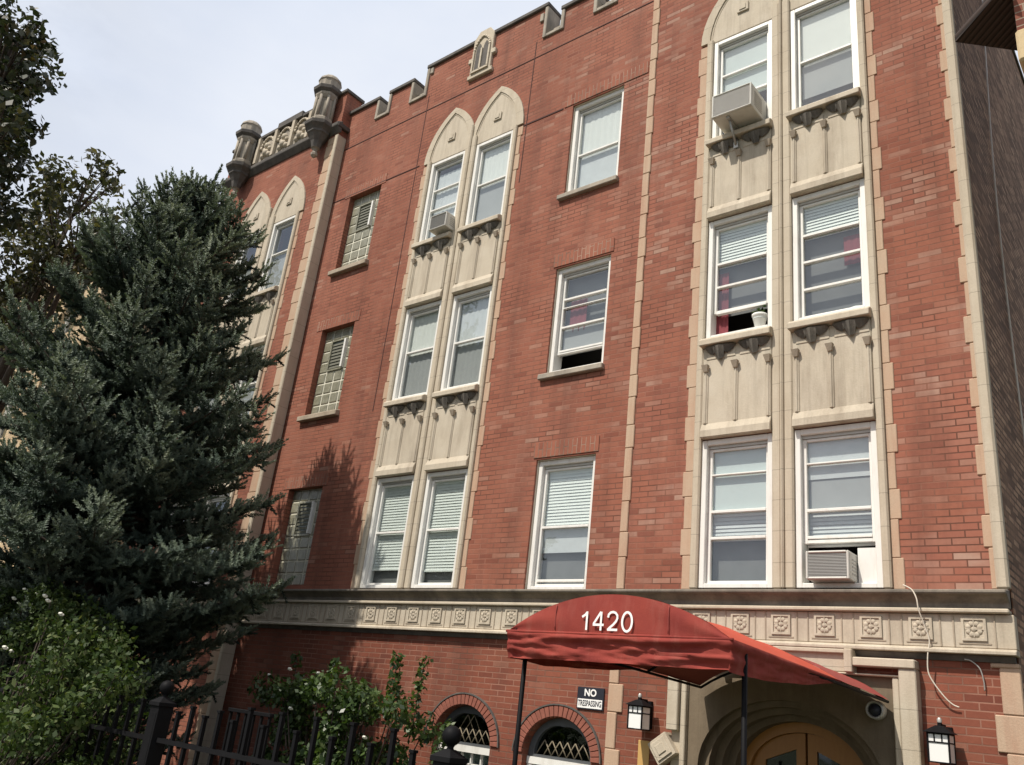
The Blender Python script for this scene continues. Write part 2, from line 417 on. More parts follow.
# ---- parapet with battlements
NOTCH = [(-7.56, -7.25, 12.63), (-6.55, -6.19, 12.6), (-3.23, -2.90, 12.57), (-2.17, -1.82, 12.56), (1.9, 2.3, 12.5)]
MERLON = [(-8.5, -7.56, 13.05), (-7.25, -6.55, 13.05), (-6.19, -3.23, 13.2), (-2.90, -2.17, 12.93), (-1.82, 1.9, 12.93), (2.3, 3.02, 12.93)]
w = MB()
xs = sorted({-8.0, 3.02, *[x for n in NOTCH for x in n[:2]]})
for x0, x1, zt in MERLON: w.box(x0, x1, .0, .32, 12.452, zt)
for x0, x1, zb in NOTCH: w.box(x0, x1, .0, .32, 12.452, zb-.07)
part(w, 'parapet', M['brick'])
w = MB()
for x0, x1, zt in MERLON:
    w.box(x0-.02, x1+.02, -.05, .36, zt, zt+.085)
part(w, 'coping', M['dstone'], bevel=.012)
for x0, x1, zb in NOTCH:
    zl = max([m[2] for m in MERLON if abs(m[1]-x0) < .01]); zr = max([m[2] for m in MERLON if abs(m[0]-x1) < .01])
    w = MB()
    w.box(x0-.06, x0+.012, -.035, .33, zb-.07, zl-.002)                      # left jamb
    w.box(x1-.012, x1+.06, -.035, .33, zb-.07, zr-.002)                      # right jamb
    w.prism([(x0+.012, zb-.07), (x1-.012, zb-.07), (x1-.012, zb), (x0+.012, zb)], -.035, .33)
    w.prism([(x0+.014, zb+.003), (x1-.014, zb+.003), (x1-.014, zb+.22), (x0+.014, zb+.22)], .12, .3)
    if zl > zr+.1: w.box(x0-.16, x0-.08, -.035, .05, zr-.02, zr+.16)
    if zr > zl+.1: w.box(x1+.08, x1+.16, -.035, .05, zl-.02, zl+.12)
    part(w, 'crenel_surround', M['wstone'], bevel=.01)
# thin dark string joints on the brick
w = MB()
w.box(-8.5, -1.08, -.008, .01, 12.135, 12.152); w.box(-.92, 3.0, -.008, .01, 12.135, 12.152)
w.box(-8.5, -5.97, -.010, .01, 10.835, 10.853); w.box(-3.5, -2.66, -.010, .01, 10.73, 10.755)
w.box(-6.055, -6.04, -.006, .01, 6.0, 12.5); w.box(-3.43, -3.416, -.006, .01, 9.6, 12.5)
part(w, 'joint_line', mat_plain('dark_joint', (.07,.03,.025), .9, .3, 6))

# ---- central gabled niche plaque on the parapet
w = MB()
xc = -4.70
w.prism([(xc-.30,12.33),(xc+.30,12.33),(xc+.30,12.43),(xc+.25,12.43),(xc+.25,12.72),(xc+.33,12.72),(xc+.33,12.84),(xc+.25,12.84),(xc+.25,13.24),(xc+.12,13.41),(xc-.12,13.41),
         (xc-.25,13.24),(xc-.25,12.84),(xc-.33,12.84),(xc-.33,12.72),(xc-.25,12.72),(xc-.25,12.43),(xc-.30,12.43)], -.06, .1)
nb = part(w, 'niche_plaque', M['stone'], bevel=.012)
w = MB()
for dx in (-.085, .085):
    pts = arch_pts(xc+dx, .065, 12.95, .16, 8, 'pointed'); w.prism([(xc+dx-.065,12.5),(xc+dx+.065,12.5)]+pts[::-1], -.064, -.061)
part(w, 'lancet_recess', M['dstone'], nb)
w = MB()
pts = arch_pts(xc, .19, 12.95, .30, 12, 'pointed')
for (xa,za),(xb,zb) in zip(pts[:-1], pts[1:]): w.tube([(xa,-.07,za),(xb,-.07,zb)], .022, 6)
for dx in (-.19, 0, .19): w.box(xc+dx-.018, xc+dx+.018, -.09, -.06, 12.46, 12.95)
w.box(xc-.21, xc+.21, -.09, -.06, 12.43, 12.47)
part(w, 'lancet_frame', M['stone'], nb)

# ---- cornice, frieze, rosettes
def band(y, x0, x1, xr):
    w = MB(); w.profile_x([(y-.165,3.03),(y-.165,3.062),(y-.02,3.084),(y+.05,3.084),(y+.05,2.91),(y-.04,2.91),(y-.04,2.96),(y-.11,3.01)], x0, x1)
    part(w, 'cornice', mat_cornice, bevel=.008)
    w = MB(); w.box(x0, x1, y-.115, y+.05, 2.865, 2.905); part(w, 'cornice_fillet', M['stone'], bevel=.01)
    w = MB(); w.box(x0, xr, y-.06, y+.05, 2.57, 2.86); w.profile_x([(y-.06,2.568),(y-.11,2.548),(y-.11,2.515),(y+.05,2.515),(y+.05,2.568)], x0, xr)
    part(w, 'frieze', M['panel'], bevel=.006)
    w = MB(); w.profile_x([(y-.055,2.51),(y-.02,2.46),(y+.04,2.46),(y+.04,2.51)], x0, x1); part(w, 'frieze_shadow_strip', M['dstone'])  # dark strip drawn as the shadow under the frieze
mat_cornice = mat_stone('cornice_stone', (.14,.125,.105), (.27,.235,.19), (.055,.05,.045), 3, .7)
band(0, -8.48, 3.02, 3.045); band(PAV, -12.75, -8.48, -8.48)
def rosette_mb():
    w = MB()
    w.box(-.1,.1,-.012,.02,-.1,.1)
    for (a, b, c, d) in ((-.1,.1,.078,.1),(-.1,.1,-.1,-.078),(-.1,-.078,-.078,.078),(.078,.1,-.078,.078)): w.box(a,b,-.034,-.013,c,d)
    for k in range(4):
        an = PI/2*k
        for off in (-.42, .42):
            px, pz = .05*math.cos(an+off), .05*math.sin(an+off)
            w.sphere((px, -.012, pz), .024, 8, 6)
        w.box(*sorted((.02*math.cos(an)-.005, .075*math.cos(an)+.005)), -.03, -.013, *sorted((.02*math.sin(an)-.005, .075*math.sin(an)+.005)))
    w.sphere((0, -.012, 0), .024, 10, 6)
    return w
ros = rosette_mb().build('rosette', M['panel'], B); first = True
div = {0: MB(), PAV: MB()}
for k in range(36):
    x = 2.725-.4405*k
    if x < -12.6: break
    y = (0 if x > -8.5 else PAV)-.06
    if abs(x+8.5) < .2: continue
    ros.scale.y = .55
    o = ros if first else ros.copy()
    if not first: C.objects.link(o)
    first = False
    o.location = (x, y, 2.73)
    dv = div[0 if x > -8.5 else PAV]
    for dx in (-.165, .165): dv.box(x+dx-.006, x+dx+.006, y-.008, y+.01, 2.575, 2.86)
    dv.box(x-.13, x+.13, y-.006, y+.01, 2.602, 2.612)
for dv in div.values(): part(dv, 'frieze_rib', M['sill'])

# ---- pilaster strips, quoins
def toothed(x0, x1, x2, z0, z1, y, side=1, mat='stone_warm', thick=.06):
    """strip x0..x1 with every second block reaching x2"""
    w = MB(); k = 0; z = z0
    w.box(min(x0,x1)+.004, max(x0,x1)-.004, y+.012, y+thick, z0, z1)
    while z < z1-.01:
        zt = min(z+(.302 if k % 2 else .3775), z1)
        a, b = (x0, x2 if k % 2 else x1) if side > 0 else (x2 if k % 2 else x1, x0)
        w.box(a, b, y, y+thick-.004, z+.003, zt-.003)
        z = zt; k += 1
    return w
part(toothed(-1.06, -.955, -.94, 3.085, 12.9, -.022), 'pilaster_strip', M['stone_warm'], bevel=.008)
part(toothed(-1.075, -.95, -.885, 0, 2.46, -.02), 'pilaster_strip', M['stone_warm'], bevel=.008)
w = toothed(3.0, 2.885, 2.85, 3.085, 12.93, -.014, side=-1)
part(w, 'corner_quoin', M['stone_warm'], bevel=.008)
w = MB(); w.box(2.925, 3.028, -.045, .09, 3.085, 12.93); part(w, 'corner_shaft', M['stone'], bevel=.02)
part(toothed(3.045, 2.885, 2.82, 0, 2.46, -.02, side=-1), 'corner_quoin', M['stone_warm'], bevel=.008)
w = toothed(-8.49, -8.80, -8.83, 0, 12.42, PAV-.014, side=-1, thick=.05); part(w, 'pavilion_quoin', M['stone_warm'], bevel=.008)
w = MB(); w.box(-8.56, -8.46, PAV-.04, -.004, .0, 12.42); part(w, 'pavilion_shaft', M['stone'], bevel=.015)

# ---- windows
def slats_mb(x0, x1, z0, z1, y, pitch=.042):
    w = MB(); z = z0
    while z < z1-.01:
        j = random.uniform(-.002, .002)
        w.quad((x0, y-.010+j, z), (x1, y-.010-j, z+j), (x1, y+.004, z+pitch*1.12), (x0, y+.004, z+pitch*1.12)); z += pitch
    w.box(x0, x1, y-.02, y+.01, z1-.03, z1); w.box(x0, x1, y-.02, y+.01, z0-.02, z0)
    return w
def curtain_mb(x0, x1, z0, z1, y, folds=7, amp=.0035):
    w = MB(); n = folds*6; vs = []; fs = []
    for i in range(n+1):
        t = i/n; x = x0+(x1-x0)*t; yy = y+amp*math.sin(t*folds*2*PI)
        vs += [(x, yy, z0), (x, yy-.004, z1)]
    fs = [(2*i, 2*i+2, 2*i+3, 2*i+1) for i in range(n)]
    w.add(vs, fs, True); return w
def window(x0, x1, z0, z1, y, spec, parent=B, mat='white', cw=.062, label=None):
    """casing flush at y; spec: rails, bottom (fraction where glass ends), hang=[(kind, f0, f1, material)]"""
    w = MB()
    w.box(x0, x0+cw, y, y+.20, z0, z1); w.box(x1-cw, x1, y, y+.20, z0, z1)
    w.box(x0+cw, x1-cw, y, y+.20, z1-cw, z1); w.box(x0+cw, x1-cw, y, y+.20, z0, z0+.05)
    o = w.build('window', M[mat], parent, .006)
    if label: o['label'] = label
    a, b, c, d = x0+cw, x1-cw, z0+.05, z1-cw
    H = d-c; F = lambda f: d-f*H
    hd = MB(); hd.box(a+.002, b-.002, y+.045, y+.19, d-.035, d-.002); hd.build('head_track', M['galv'], o)
    s = MB(); sw = .042; ys = y+.062
    bot = spec.get('bottom', 1.)
    s.box(a+.002, a+sw, ys, ys+.05, F(bot), d-.037); s.box(b-sw, b-.002, ys, ys+.05, F(bot), d-.037)
    s.box(a+sw, b-sw, ys, ys+.05, d-.066, d-.037)
    s.box(a+sw, b-sw, ys, ys+.05, F(bot)+.002, F(bot)+.038)
    for f in spec.get('rails', [.5]):
        t = .032 if f not in spec.get('thin', []) else .018
        s.box(a+sw, b-sw, ys-.008, ys+.046, F(f)-t/2, F(f)+t/2)
    s.build('sash', M[mat], o, .004)
    gl = MB(); gl.quad((a+sw, ys+.03, F(bot)+.03), (b-sw, ys+.03, F(bot)+.03), (b-sw, ys+.03, d-.06), (a+sw, ys+.03, d-.06))
    gl.build('pane', M[spec.get('glass', 'glass')], o)
    for k, (kind, f0, f1, mt) in enumerate(spec.get('hang', [])):
        yy = y+.122+.012*k+(.05 if mt == 'dim' else 0)
        if kind == 'shade':
            q = MB(); q.quad((a+.01, yy, F(f1)), (b-.01, yy, F(f1)), (b-.01, yy, F(f0)), (a+.01, yy, F(f0))); q.build('roller_shade', M[mt], o)  # sheets in dim grey stand for the gloomy room, not a blind
        elif kind == 'slats': slats_mb(a+.01, b-.01, F(f1), F(f0), yy+.01).build('venetian_blind', M[mt], o)
        elif kind == 'curtain': curtain_mb(a+.005, b-.005, F(f1), F(f0), yy+.015).build('curtain', M[mt], o)
        elif kind == 'part': # partial-width curtain or painted red reflection: mt = (material, u0, u1)
            mm, u0, u1 = mt; curtain_mb(a+(b-a)*u0, a+(b-a)*u1, F(f1), F(f0), yy+.015, 3).build('curtain', M[mm], o)
    return o
R_ = BAYS['right']; L_ = BAYS['left']
CY = -.012
W = {}
W['RL3'] = window(*R_[0], *FL[2], CY, dict(rails=[.34,.60], hang=[('shade',.02,.62,'teal')]))
W['RR3'] = window(*R_[1], *FL[2], CY, dict(rails=[.52], hang=[('shade',.0,.5,'shade'),('shade',.48,.86,'shade_grey'),('shade',.80,1,'dim')]))
W['RL2'] = window(*R_[0], *FL[1], CY, dict(rails=[.36,.57,.80], bottom=.80, hang=[('slats',.03,.36,'slat'),('part',.42,1.,('red_cloth_and_reflection',.0,.22)),('shade',.36,.80,'dim')]))
W['RR2'] = window(*R_[1], *FL[1], CY, dict(rails=[.30,.53,.76], hang=[('slats',.03,.30,'slat'),('part',.36,.60,('red_cloth_and_reflection',.66,1.)),('shade',.30,1,'dim')]))  # red strip here is a painted pink reflection in the glass
W['RL1'] = window(*R_[0], *FL[0], CY, dict(rails=[.22,.49,.68], thin=[.22], hang=[('shade',.0,.5,'teal'),('slats',.5,.68,'shade_mid'),('shade',.66,1,'dim')]))
W['RR1'] = window(*R_[1], *FL[0], CY, dict(rails=[.20,.52,.70], bottom=.74, thin=[.2], hang=[('shade',.0,.3,'shade_mid'),('shade',.26,.52,'shade_grey'),('slats',.50,.74,'shade_mid')]))
W['LL3'] = window(*L_[0], *FL[2], CY, dict(rails=[.34,.60], hang=[('curtain',.1,.95,'shade_mid')]))
W['LR3'] = window(*L_[1], *FL[2], CY, dict(rails=[.50], hang=[('curtain',.0,.5,'shade'),('shade',.5,.97,'shade_grey')]))
W['LL2'] = window(*L_[0], *FL[1], CY, dict(rails=[.48], hang=[('curtain',.0,.5,'shade'),('curtain',.48,1,'shade_grey')]))
W['LR2'] = window(*L_[1], *FL[1], CY, dict(rails=[.50], hang=[('curtain',.0,.52,'shade_mid'),('curtain',.5,1,'shade_grey')]))
W['LL1'] = window(*L_[0], *FL[0], CY, dict(rails=[.50], hang=[('slats',.04,.84,'slat'),('shade',.83,1,'dim')]))
W['LR1'] = window(*L_[1], *FL[0], CY, dict(rails=[.50], hang=[('slats',.04,.86,'slat'),('shade',.85,1,'dim')]))
SY = .055
W['S3'] = window(*SX, *SZ[2], SY, dict(rails=[.56], hang=[('curtain',.0,.56,'shade'),('shade',.55,.95,'shade_mid')]))
W['S2'] = window(*SX, *SZ[1], SY, dict(rails=[.27,.36,.56,.80], thin=[.36], bottom=.83, hang=[('part',.28,.60,('red_cloth_and_reflection',.15,.5)),('shade',.56,.83,'shade_grey'),('shade',.0,.56,'dim')]))  # red strip imitates a reddish reflection in these panes
W['S1'] = window(*SX, *SZ[0], SY, dict(rails=[.52,.95], hang=[('slats',.03,.52,'slat'),('shade',.5,.72,'shade_mid'),('shade',.7,1,'dim')]))
for c, d in FL:
    for a, b in PBAY: window(a, b, c, d, PAV+CY, dict(rails=[.45], hang=[('shade',.4,.95,'shade_grey')]))

# cream brick-mould and sills of the single windows, soldier courses above
for i, (c, d) in enumerate(SZ):
    w = MB(); w.box(SX[0]-.055, SX[0]-.002, .03, .2, c, d+.03); w.box(SX[1]+.002, SX[1]+.03, .03, .2, c, d+.03); w.box(SX[0]-.002, SX[1]+.002, .03, .2, d+.002, d+.03)
    part(w, 'brick_mould', M['cream'], bevel=.006)
    if i:
        w = MB(); w.profile_x([(-.07, c-.10), (-.07, c-.02), (.06, c-.004), (.2, c-.004), (.2, c-.10)], SX[0]-.10, SX[1]+.035); part(w, 'window_sill', M['wstone'], bevel=.01)
    w = MB(); w.box(SX[0]-.18 if i == 2 else SX[0]-.06, SX[1]+(.43 if i == 2 else .05), -.012, .02, d+.035, d+.245); part(w, 'soldier_course', M['soldier'])

# ---- stone bays
def pointed_outline(xc, a, zs, h, n=16): return arch_pts(xc, a, zs, h, n, 'pointed')
def bay(wins, y, sgn):
    (a0, b0), (a1, b1) = wins; xm = (b0+a1)/2
    st = MB(); q = MB(); pn = MB()
    # jamb blocks
    for side in (0, 1):
        z = 3.085; k = side
        while z < 10.72:
            zt = min(z+(.302 if k % 2 else .3775), 10.75); o_ = .24 if k % 2 else .21
            if side == 0: q.box(a0-o_, a0-.095, y+.032, y+.09, z+.002, zt-.002)
            else: q.box(b1+.085, b1+o_-.045, y+.032, y+.09, z+.002, zt-.002)
            z = zt; k += 1
        part(q, 'bay_quoin', M['stone_warm'], bevel=.006); q = MB()
    st.box(a0-.095, a0-.004, y-.012, y+.1, 3.085, 10.8); st.box(b1+.004, b1+.085, y-.012, y+.1, 3.085, 10.8)
    st.box(b0+.004, xm-.018, y-.01, y+.1, 3.085, 10.95); st.box(xm+.018, a1-.004, y-.01, y+.1, 3.085, 10.95); st.box(xm-.018, xm+.018, y-.035, y+.05, 3.085, 11.2)
    part(st, 'bay_shaft', M['stone'], bevel=.016)
    # spandrels
    for (x0, x1) in wins:
        for fi in (0, 1):
            zb, zt = FL[fi][1], FL[fi+1][0]
            p_ = MB()
            p_.box(x0, x1, y-.008, y+.09, zb+.012, zt-.14)
            p_.profile_x([(y-.05, zb+.014), (y-.05, zb+.10), (y-.012, zb+.19), (y+.05, zb+.19), (y+.05, zb+.014)], x0, x1)
            wd = x1-x0
            for cx in (x0+.05, x0+wd*.5, x1-.03):
                p_.box(cx-.028, cx+.028, y-.022, y+.02, zb+.185, zb+.86); p_.box(cx-.012, cx+.012, y-.034, y-.02, zb+.185, zb+.85)
            for cx in (x0+wd*.27, x0+wd*.77):
                p_.box(cx-wd*.22, cx+wd*.22, y-.016, y+.02, zt-.30, zt-.142)
            po = part(p_, 'spandrel_panel', M['panel'], bevel=.008)
            for cx in (x0+wd*.27, x0+wd*.77):
                cn = MB(); zt2 = zt-.155; hw = wd*.21
                hw = wd*.225
                bot = [(-1,-.01),(-.82,-.055),(-.62,-.085),(-.45,-.095),(-.32,-.075),(-.2,-.15),(0,-.175),(.2,-.15),(.32,-.075),(.45,-.095),(.62,-.085),(.82,-.055),(1,-.01)]
                n_ = len(bot)
                vs = [(cx+hw*a_, y-.095+.03*abs(a_), zt2) for a_, b_ in bot]+[(cx+hw*a_, y-.024-(.04 if k_ in (4, 6, 8) else .012 if k_ in (2, 10) else 0), zt2+b_) for k_, (a_, b_) in enumerate(bot)]+[(cx+hw*a_, y-.02, zt2) for a_, b_ in bot]
                cn.add(vs, [(k_, k_+1, n_+k_+1, n_+k_) for k_ in range(n_-1)]+[(n_+k_, n_+k_+1, 2*n_+k_+1, 2*n_+k_) for k_ in range(n_-1)])
                cn.build('tracery_canopy', M['carved_dark'], po)
            for cx in (x0+.05, x0+wd*.5, x1-.03):
                z = zb+.84; kb = MB()
                kb.add([(cx-.042,y-.02,z+.08),(cx-.042,y-.08,z+.08),(cx+.042,y-.08,z+.08),(cx+.042,y-.02,z+.08),(cx-.03,y-.03,z),(cx-.022,y-.05,z),(cx+.022,y-.05,z),(cx+.03,y-.03,z)],
                       [(0,1,2,3),(3,2,1,0),(4,5,6,7),(0,1,5,4),(1,2,6,5),(2,3,7,6),(3,0,4,7)])
                kb.build('capital', M['sill'], po)
            s_ = MB(); s_.profile_x([(y-.11, zt-.135), (y-.11, zt-.06), (y-.06, zt-.025), (y+.1, zt-.008), (y+.1, zt-.135)], x0-.02, x1+.02)
            part(s_, 'window_sill', M['panel'], bevel=.008)
    # pointed heads over the top windows
    hd = MB(); zs = 10.78
    for (x0, x1) in wins:
        rg = MB(); xc = (x0+x1)/2; hw = (x1-x0)/2
        inner = pointed_outline(xc, hw+.065, zs, .93)
        poly = [(inner[0][0], FL[2][1]+.012)]+[(inner[-1][0], FL[2][1]+.012)]+inner[::-1]
        hd.prism(poly, y+.034, y+.10)
        o1 = pointed_outline(xc, hw+.065, zs, .93); o2 = pointed_outline(xc, hw+.20, zs, 1.05)
        xlim = (xm, 1e9) if xc > xm else (-1e9, xm)
        for (p0, p1, q0, q1) in zip(o1[:-1], o1[1:], o2[:-1], o2[1:]):
            q0 = (min(max(q0[0], xlim[0]), xlim[1]), q0[1]); q1 = (min(max(q1[0], xlim[0]), xlim[1]), q1[1])
            p0c = (min(max(p0[0], xlim[0]), xlim[1]), p0[1]); p1c = (min(max(p1[0], xlim[0]), xlim[1]), p1[1])
            rg.prism([p0c, p1c, q1, q0][::-1], y+.012, y+.09)
        o3 = pointed_outline(xc, hw+.035, zs, .895)
        for (p0, p1, q0, q1) in zip(o3[:-1], o3[1:], o1[:-1], o1[1:]):
            p0, p1, q0, q1 = [(min(max(v_[0], xlim[0]), xlim[1]), v_[1]) for v_ in (p0, p1, q0, q1)]
            rg.prism([p0, p1, q1, q0][::-1], y+.028, y+.09)
        part(rg, 'pointed_arch', M['stone'])
        # little carved block
        hd.box(xc-.085, xc+.085, y+.008, y+.036, 11.10, 11.25); hd.box(xc-.05, xc+.05, y-.003, y+.009, 11.13, 11.22)
    part(hd, 'tympanum', M['panel'], bevel=.006)
M['carved_dark'] = mat_stone('carved_shaded_weathered_stone', (.085,.078,.068), (.17,.152,.126), (.045,.042,.038), 5, .6)  # weathered stone, darkened further for the shade under the canopies
bay(R_, -.045, 1); bay(L_, -.045, -1); bay(PBAY, PAV-.045, -1)

# ---- glass-block windows with a hopper vent
for c, d in GZ:
    a, b = GX; y = .11
    w = MB(); w.box(a+.002, b-.002, y+.012, y+.09, c+.002, d-.002); gm = part(w, 'glass_block_window', M['gmortar'])
    nc, nr = 4, 8; bw, bh = (b-a)/nc, (d-c)/nr; q = MB()
    for i in range(nc):
        for j in range(nr):
            if 1 <= i <= 2 and 4 <= j <= 6: continue
            q.box(a+i*bw+.012, a+(i+1)*bw-.012, y-.001, y+.05, c+j*bh+.012, c+(j+1)*bh-.012)
    q.build('glass_blocks', M['gblock'], gm, .012)
    q = MB(); x0, x1, z0, z1 = a+bw+.01, a+3*bw-.01, c+4*bh+.01, c+7*bh-.01
    q.box(x0, x1, y-.02, y+.02, z0, z0+.03); q.box(x0, x1, y-.02, y+.02, z1-.03, z1); q.box(x0, x0+.03, y-.02, y+.02, z0+.03, z1-.03)
    q.build('vent_frame', M['gblock'], gm)
    q = MB(); q.box(x1-.045, x1, y-.05, y+.02, z0+.03, z1-.03); q.build('vent_bar', M['white'], gm)
    q = MB(); q.box(x0+.03, x1-.045, y+.011, y+.014, z0+.03, z1-.03); q.build('vent_pane', M['glass_dark'], gm)
    q = MB(); z = z0+.05
    while z < z1-.06: q.quad((x0+.035,y-.006,z),(x1-.05,y-.006,z),(x1-.05,y+.008,z+.05),(x0+.035,y+.008,z+.05)); z += .065
    q.build('vent_louvre', mat_plain('dark_louvre', (.12,.12,.09), .6, .2, 8), gm)
    if c > 4:
        s_ = MB(); s_.profile_x([(-.09, c-.12), (-.09, c-.03), (.0, c-.006), (.14, c-.004), (.14, c-.12)], a-.09, b+.06); part(s_, 'window_sill', M['sill'], bevel=.01)
    w = MB(); w.box(a-.16, b+.12, -.009, .02, d+.004, d+.214); part(w, 'soldier_course', M['soldier'])

# ---- pavilion top: string course, carved panel, coping, corner turrets
w = MB(); w.profile_x([(PAV-.02,12.47),(PAV-.12,12.60),(PAV-.12,12.68),(PAV-.01,12.74),(PAV+.02,12.74),(PAV+.02,12.47)], -12.75, -8.44)
w.box(-8.52, -8.42, PAV-.1, .06, 12.58, 12.68)
part(w, 'string_course', M['dstone'], bevel=.01)
w = MB(); w.box(-11.5, -9.45, PAV-.03, PAV+.05, 12.745, 13.40)
pp_ = part(w, 'carved_parapet_panel', M['wstone'], bevel=.01)
w = MB()
for x in (-11.5, -10.85, -10.2, -9.6): w.box(x-.045, x+.045, PAV-.10, PAV-.028, 12.745, 13.44)
for x in (-11.17, -10.52, -9.9):
    pts = arch_pts(x, .24, 13.1, .28, 10, 'pointed')
    for (xa,za),(xb,zb) in zip(pts[:-1], pts[1:]): w.tube([(xa,PAV-.05,za),(xb,PAV-.05,zb)], .03, 6)
    for (dx, dz, r) in ((0,12.95,.10),(-.12,12.88,.07),(.12,12.88,.07),(0,13.14,.09),(-.1,13.05,.06),(.1,13.05,.06)): w.sphere((x+dx, PAV-.03, dz), r, 8, 6)
w.build('carved_relief', M['panel'], pp_)
w = MB(); w.box(-12.2, -10.85, PAV-.07, .3, 13.45, 13.54); w.box(-9.95, -9.2, PAV-.07, .3, 13.45, 13.54); w.box(-10.85, -9.95, PAV-.09, .32, 13.45, 13.62)
w.box(-9.27, -8.46, PAV-.05, .25, 13.52, 13.60); w.box(-12.78, -12.4, PAV-.05, .5, 13.56, 13.64)
part(w, 'pavilion_coping', M['dstone'], bevel=.012)
def turret(x):
    y = PAV-.18
    w = MB()
    w.lathe([(.20,12.72),(.195,13.44)], x, y, 8, False, PI/8)
    t = part(w, 'turret', M['wstone'])
    w = MB()
    for k in range(8):
        an = PI/8+k*PI/4; w.tube([(x+.205*math.cos(an), y+.205*math.sin(an), 12.78), (x+.205*math.cos(an), y+.205*math.sin(an), 13.42)], .035, 6)
    w.lathe([(.235,12.70),(.25,12.74),(.25,12.80),(.22,12.84)], x, y, 8, False, PI/8)
    w.lathe([(.21,13.32),(.25,13.40),(.25,13.45)], x, y, 8, False, PI/8); w.build('turret_rib', M['wstone'], t)
    w = MB(); w.lathe([(.02,11.90),(.07,11.95),(.075,12.0),(.045,12.04),(.06,12.10),(.10,12.13)], x, y, 8, False, PI/8); w.build('pendant', M['wstone'], t)
    w = MB(); w.lathe([(.09,12.12),(.13,12.28),(.21,12.42),(.24,12.45),(.24,12.50),(.27,12.54),(.33,12.60),(.34,12.67),(.26,12.71)], x, y, 8, False, PI/8); w.build('corbel', M['dstone'], t)
    w = MB(); w.lathe([(.24,13.44),(.31,13.51),(.32,13.58),(.26,13.63)], x, y, 8, False, PI/8); w.build('collar', M['dstone'], t)
    w = MB(); w.lathe([(.23,13.62),(.235,13.78),(.255,13.81),(.24,13.86),(.18,13.93),(.08,13.975),(.01,13.98)], x, y, 12, False); w.build('cap', M['wstone'], t)
turret(-8.95); turret(-11.86)

# ---- basement arched windows
for c, a, zs, h in ARCHW:
    w = MB(); p0 = arch_pts(c, a+.005, zs, h+.005, 26); p1 = arch_pts(c, a+.125, zs, h+.125, 26)
    for i in range(26):
        j0, j1 = .06, .94
        lerp = lambda A, Bq, t: (A[0]+(Bq[0]-A[0])*t, A[1]+(Bq[1]-A[1])*t)
        w.prism([lerp(p0[i],p0[i+1],j0), lerp(p0[i],p0[i+1],j1), lerp(p1[i],p1[i+1],j1), lerp(p1[i],p1[i+1],j0)][::-1], -.022, .02)
    part(w, 'brick_arch', M['arch_brick'], bevel=.004)
    w = MB(); p2 = arch_pts(c, a+.146, zs, h+.146, 26); p1b = arch_pts(c, a+.13, zs, h+.13, 26)
    for i in range(26): w.prism([p1b[i], p1b[i+1], p2[i+1], p2[i]][::-1], -.03, .02)
    part(w, 'arch_hood', M['dstone'])
    w = MB(); y = .11
    tud = lambda aa, hh, n=18: arch_pts(c, aa, zs, hh, n, 'pointed')
    o0 = arch_pts(c, a-.003, zs, h-.003, 18); o1 = tud(a-.085, h-.10)
    for i in range(18): w.prism([o1[i], o1[i+1], o0[i+1], o0[i]][::-1], y, y+.12)
    w.box(c-a+.003, c+a-.003, y, y+.12, zs-.03, zs-.001)
    f_ = part(w, 'arched_window', M['darkwood'])
    w = MB(); i1 = tud(a-.087, h-.102); w.prism([(c-a+.087, zs)]+[(c+a-.087, zs)]+i1[::-1], y+.05, y+.056); w.build('pane', M['glass_dark'], f_)
    w = MB(); n = 7; x0 = c-a+.1; st_ = (2*a-.2)/n
    top = lambda x: zs+max(0, (h-.1)*(1-((x-c)/(a-.08))**2))
    for i in range(n+1):
        for sg in (-1, 1):
            x = x0+i*st_; xa = x+sg*st_; zt = .15
            L = [(x, zs), (xa, zs+st_*1.5)]
            if abs(xa-c) > a-.09: continue
            if top(xa) < zs+st_*1.2: continue
            w.tube([(L[0][0], y+.03, L[0][1]), (L[1][0], y+.03, L[1][1])], .008, 5)
            if top(x) > zs+st_*3: w.tube([(xa, y+.03, zs+st_*1.5), (x, y+.03, zs+st_*3)], .006, 5)
    w.build('lattice', M['lattice'], f_)
    w = MB(); w.box(c-a+.003, c+a-.003, y-.02, y+.12, zs-.11, zs-.032); w.box(c-a+.003, c-a+.075, y-.01, y+.12, .36, zs-.112); w.box(c+a-.075, c+a-.003, y-.01, y+.12, .36, zs-.112)
    w.box(c-a+.077, c+a-.077, y, y+.1, .36, .42)
    for k in range(1, 5): w.box(c-a+.075+k*(2*a-.15)/5-.009, c-a+.075+k*(2*a-.15)/5+.009, y+.02, y+.07, .42, zs-.112)
    w.box(c-a+.077, c+a-.077, y+.02, y+.07, zs-.25, zs-.235)
    w.build('lower_frame', M['white'], f_)
    w = MB(); w.box(c-a+.076, c+a-.076, y+.055, y+.06, .42, zs-.112); w.build('lower_pane', M['glass_dark'], f_)
    w = MB(); w.quad((c-a+.08,y+.13,zs-.234),(c+a-.08,y+.13,zs-.234),(c+a-.08,y+.13,zs-.112),(c-a+.08,y+.13,zs-.112)); w.build('roller_shade', M['shade'], f_)

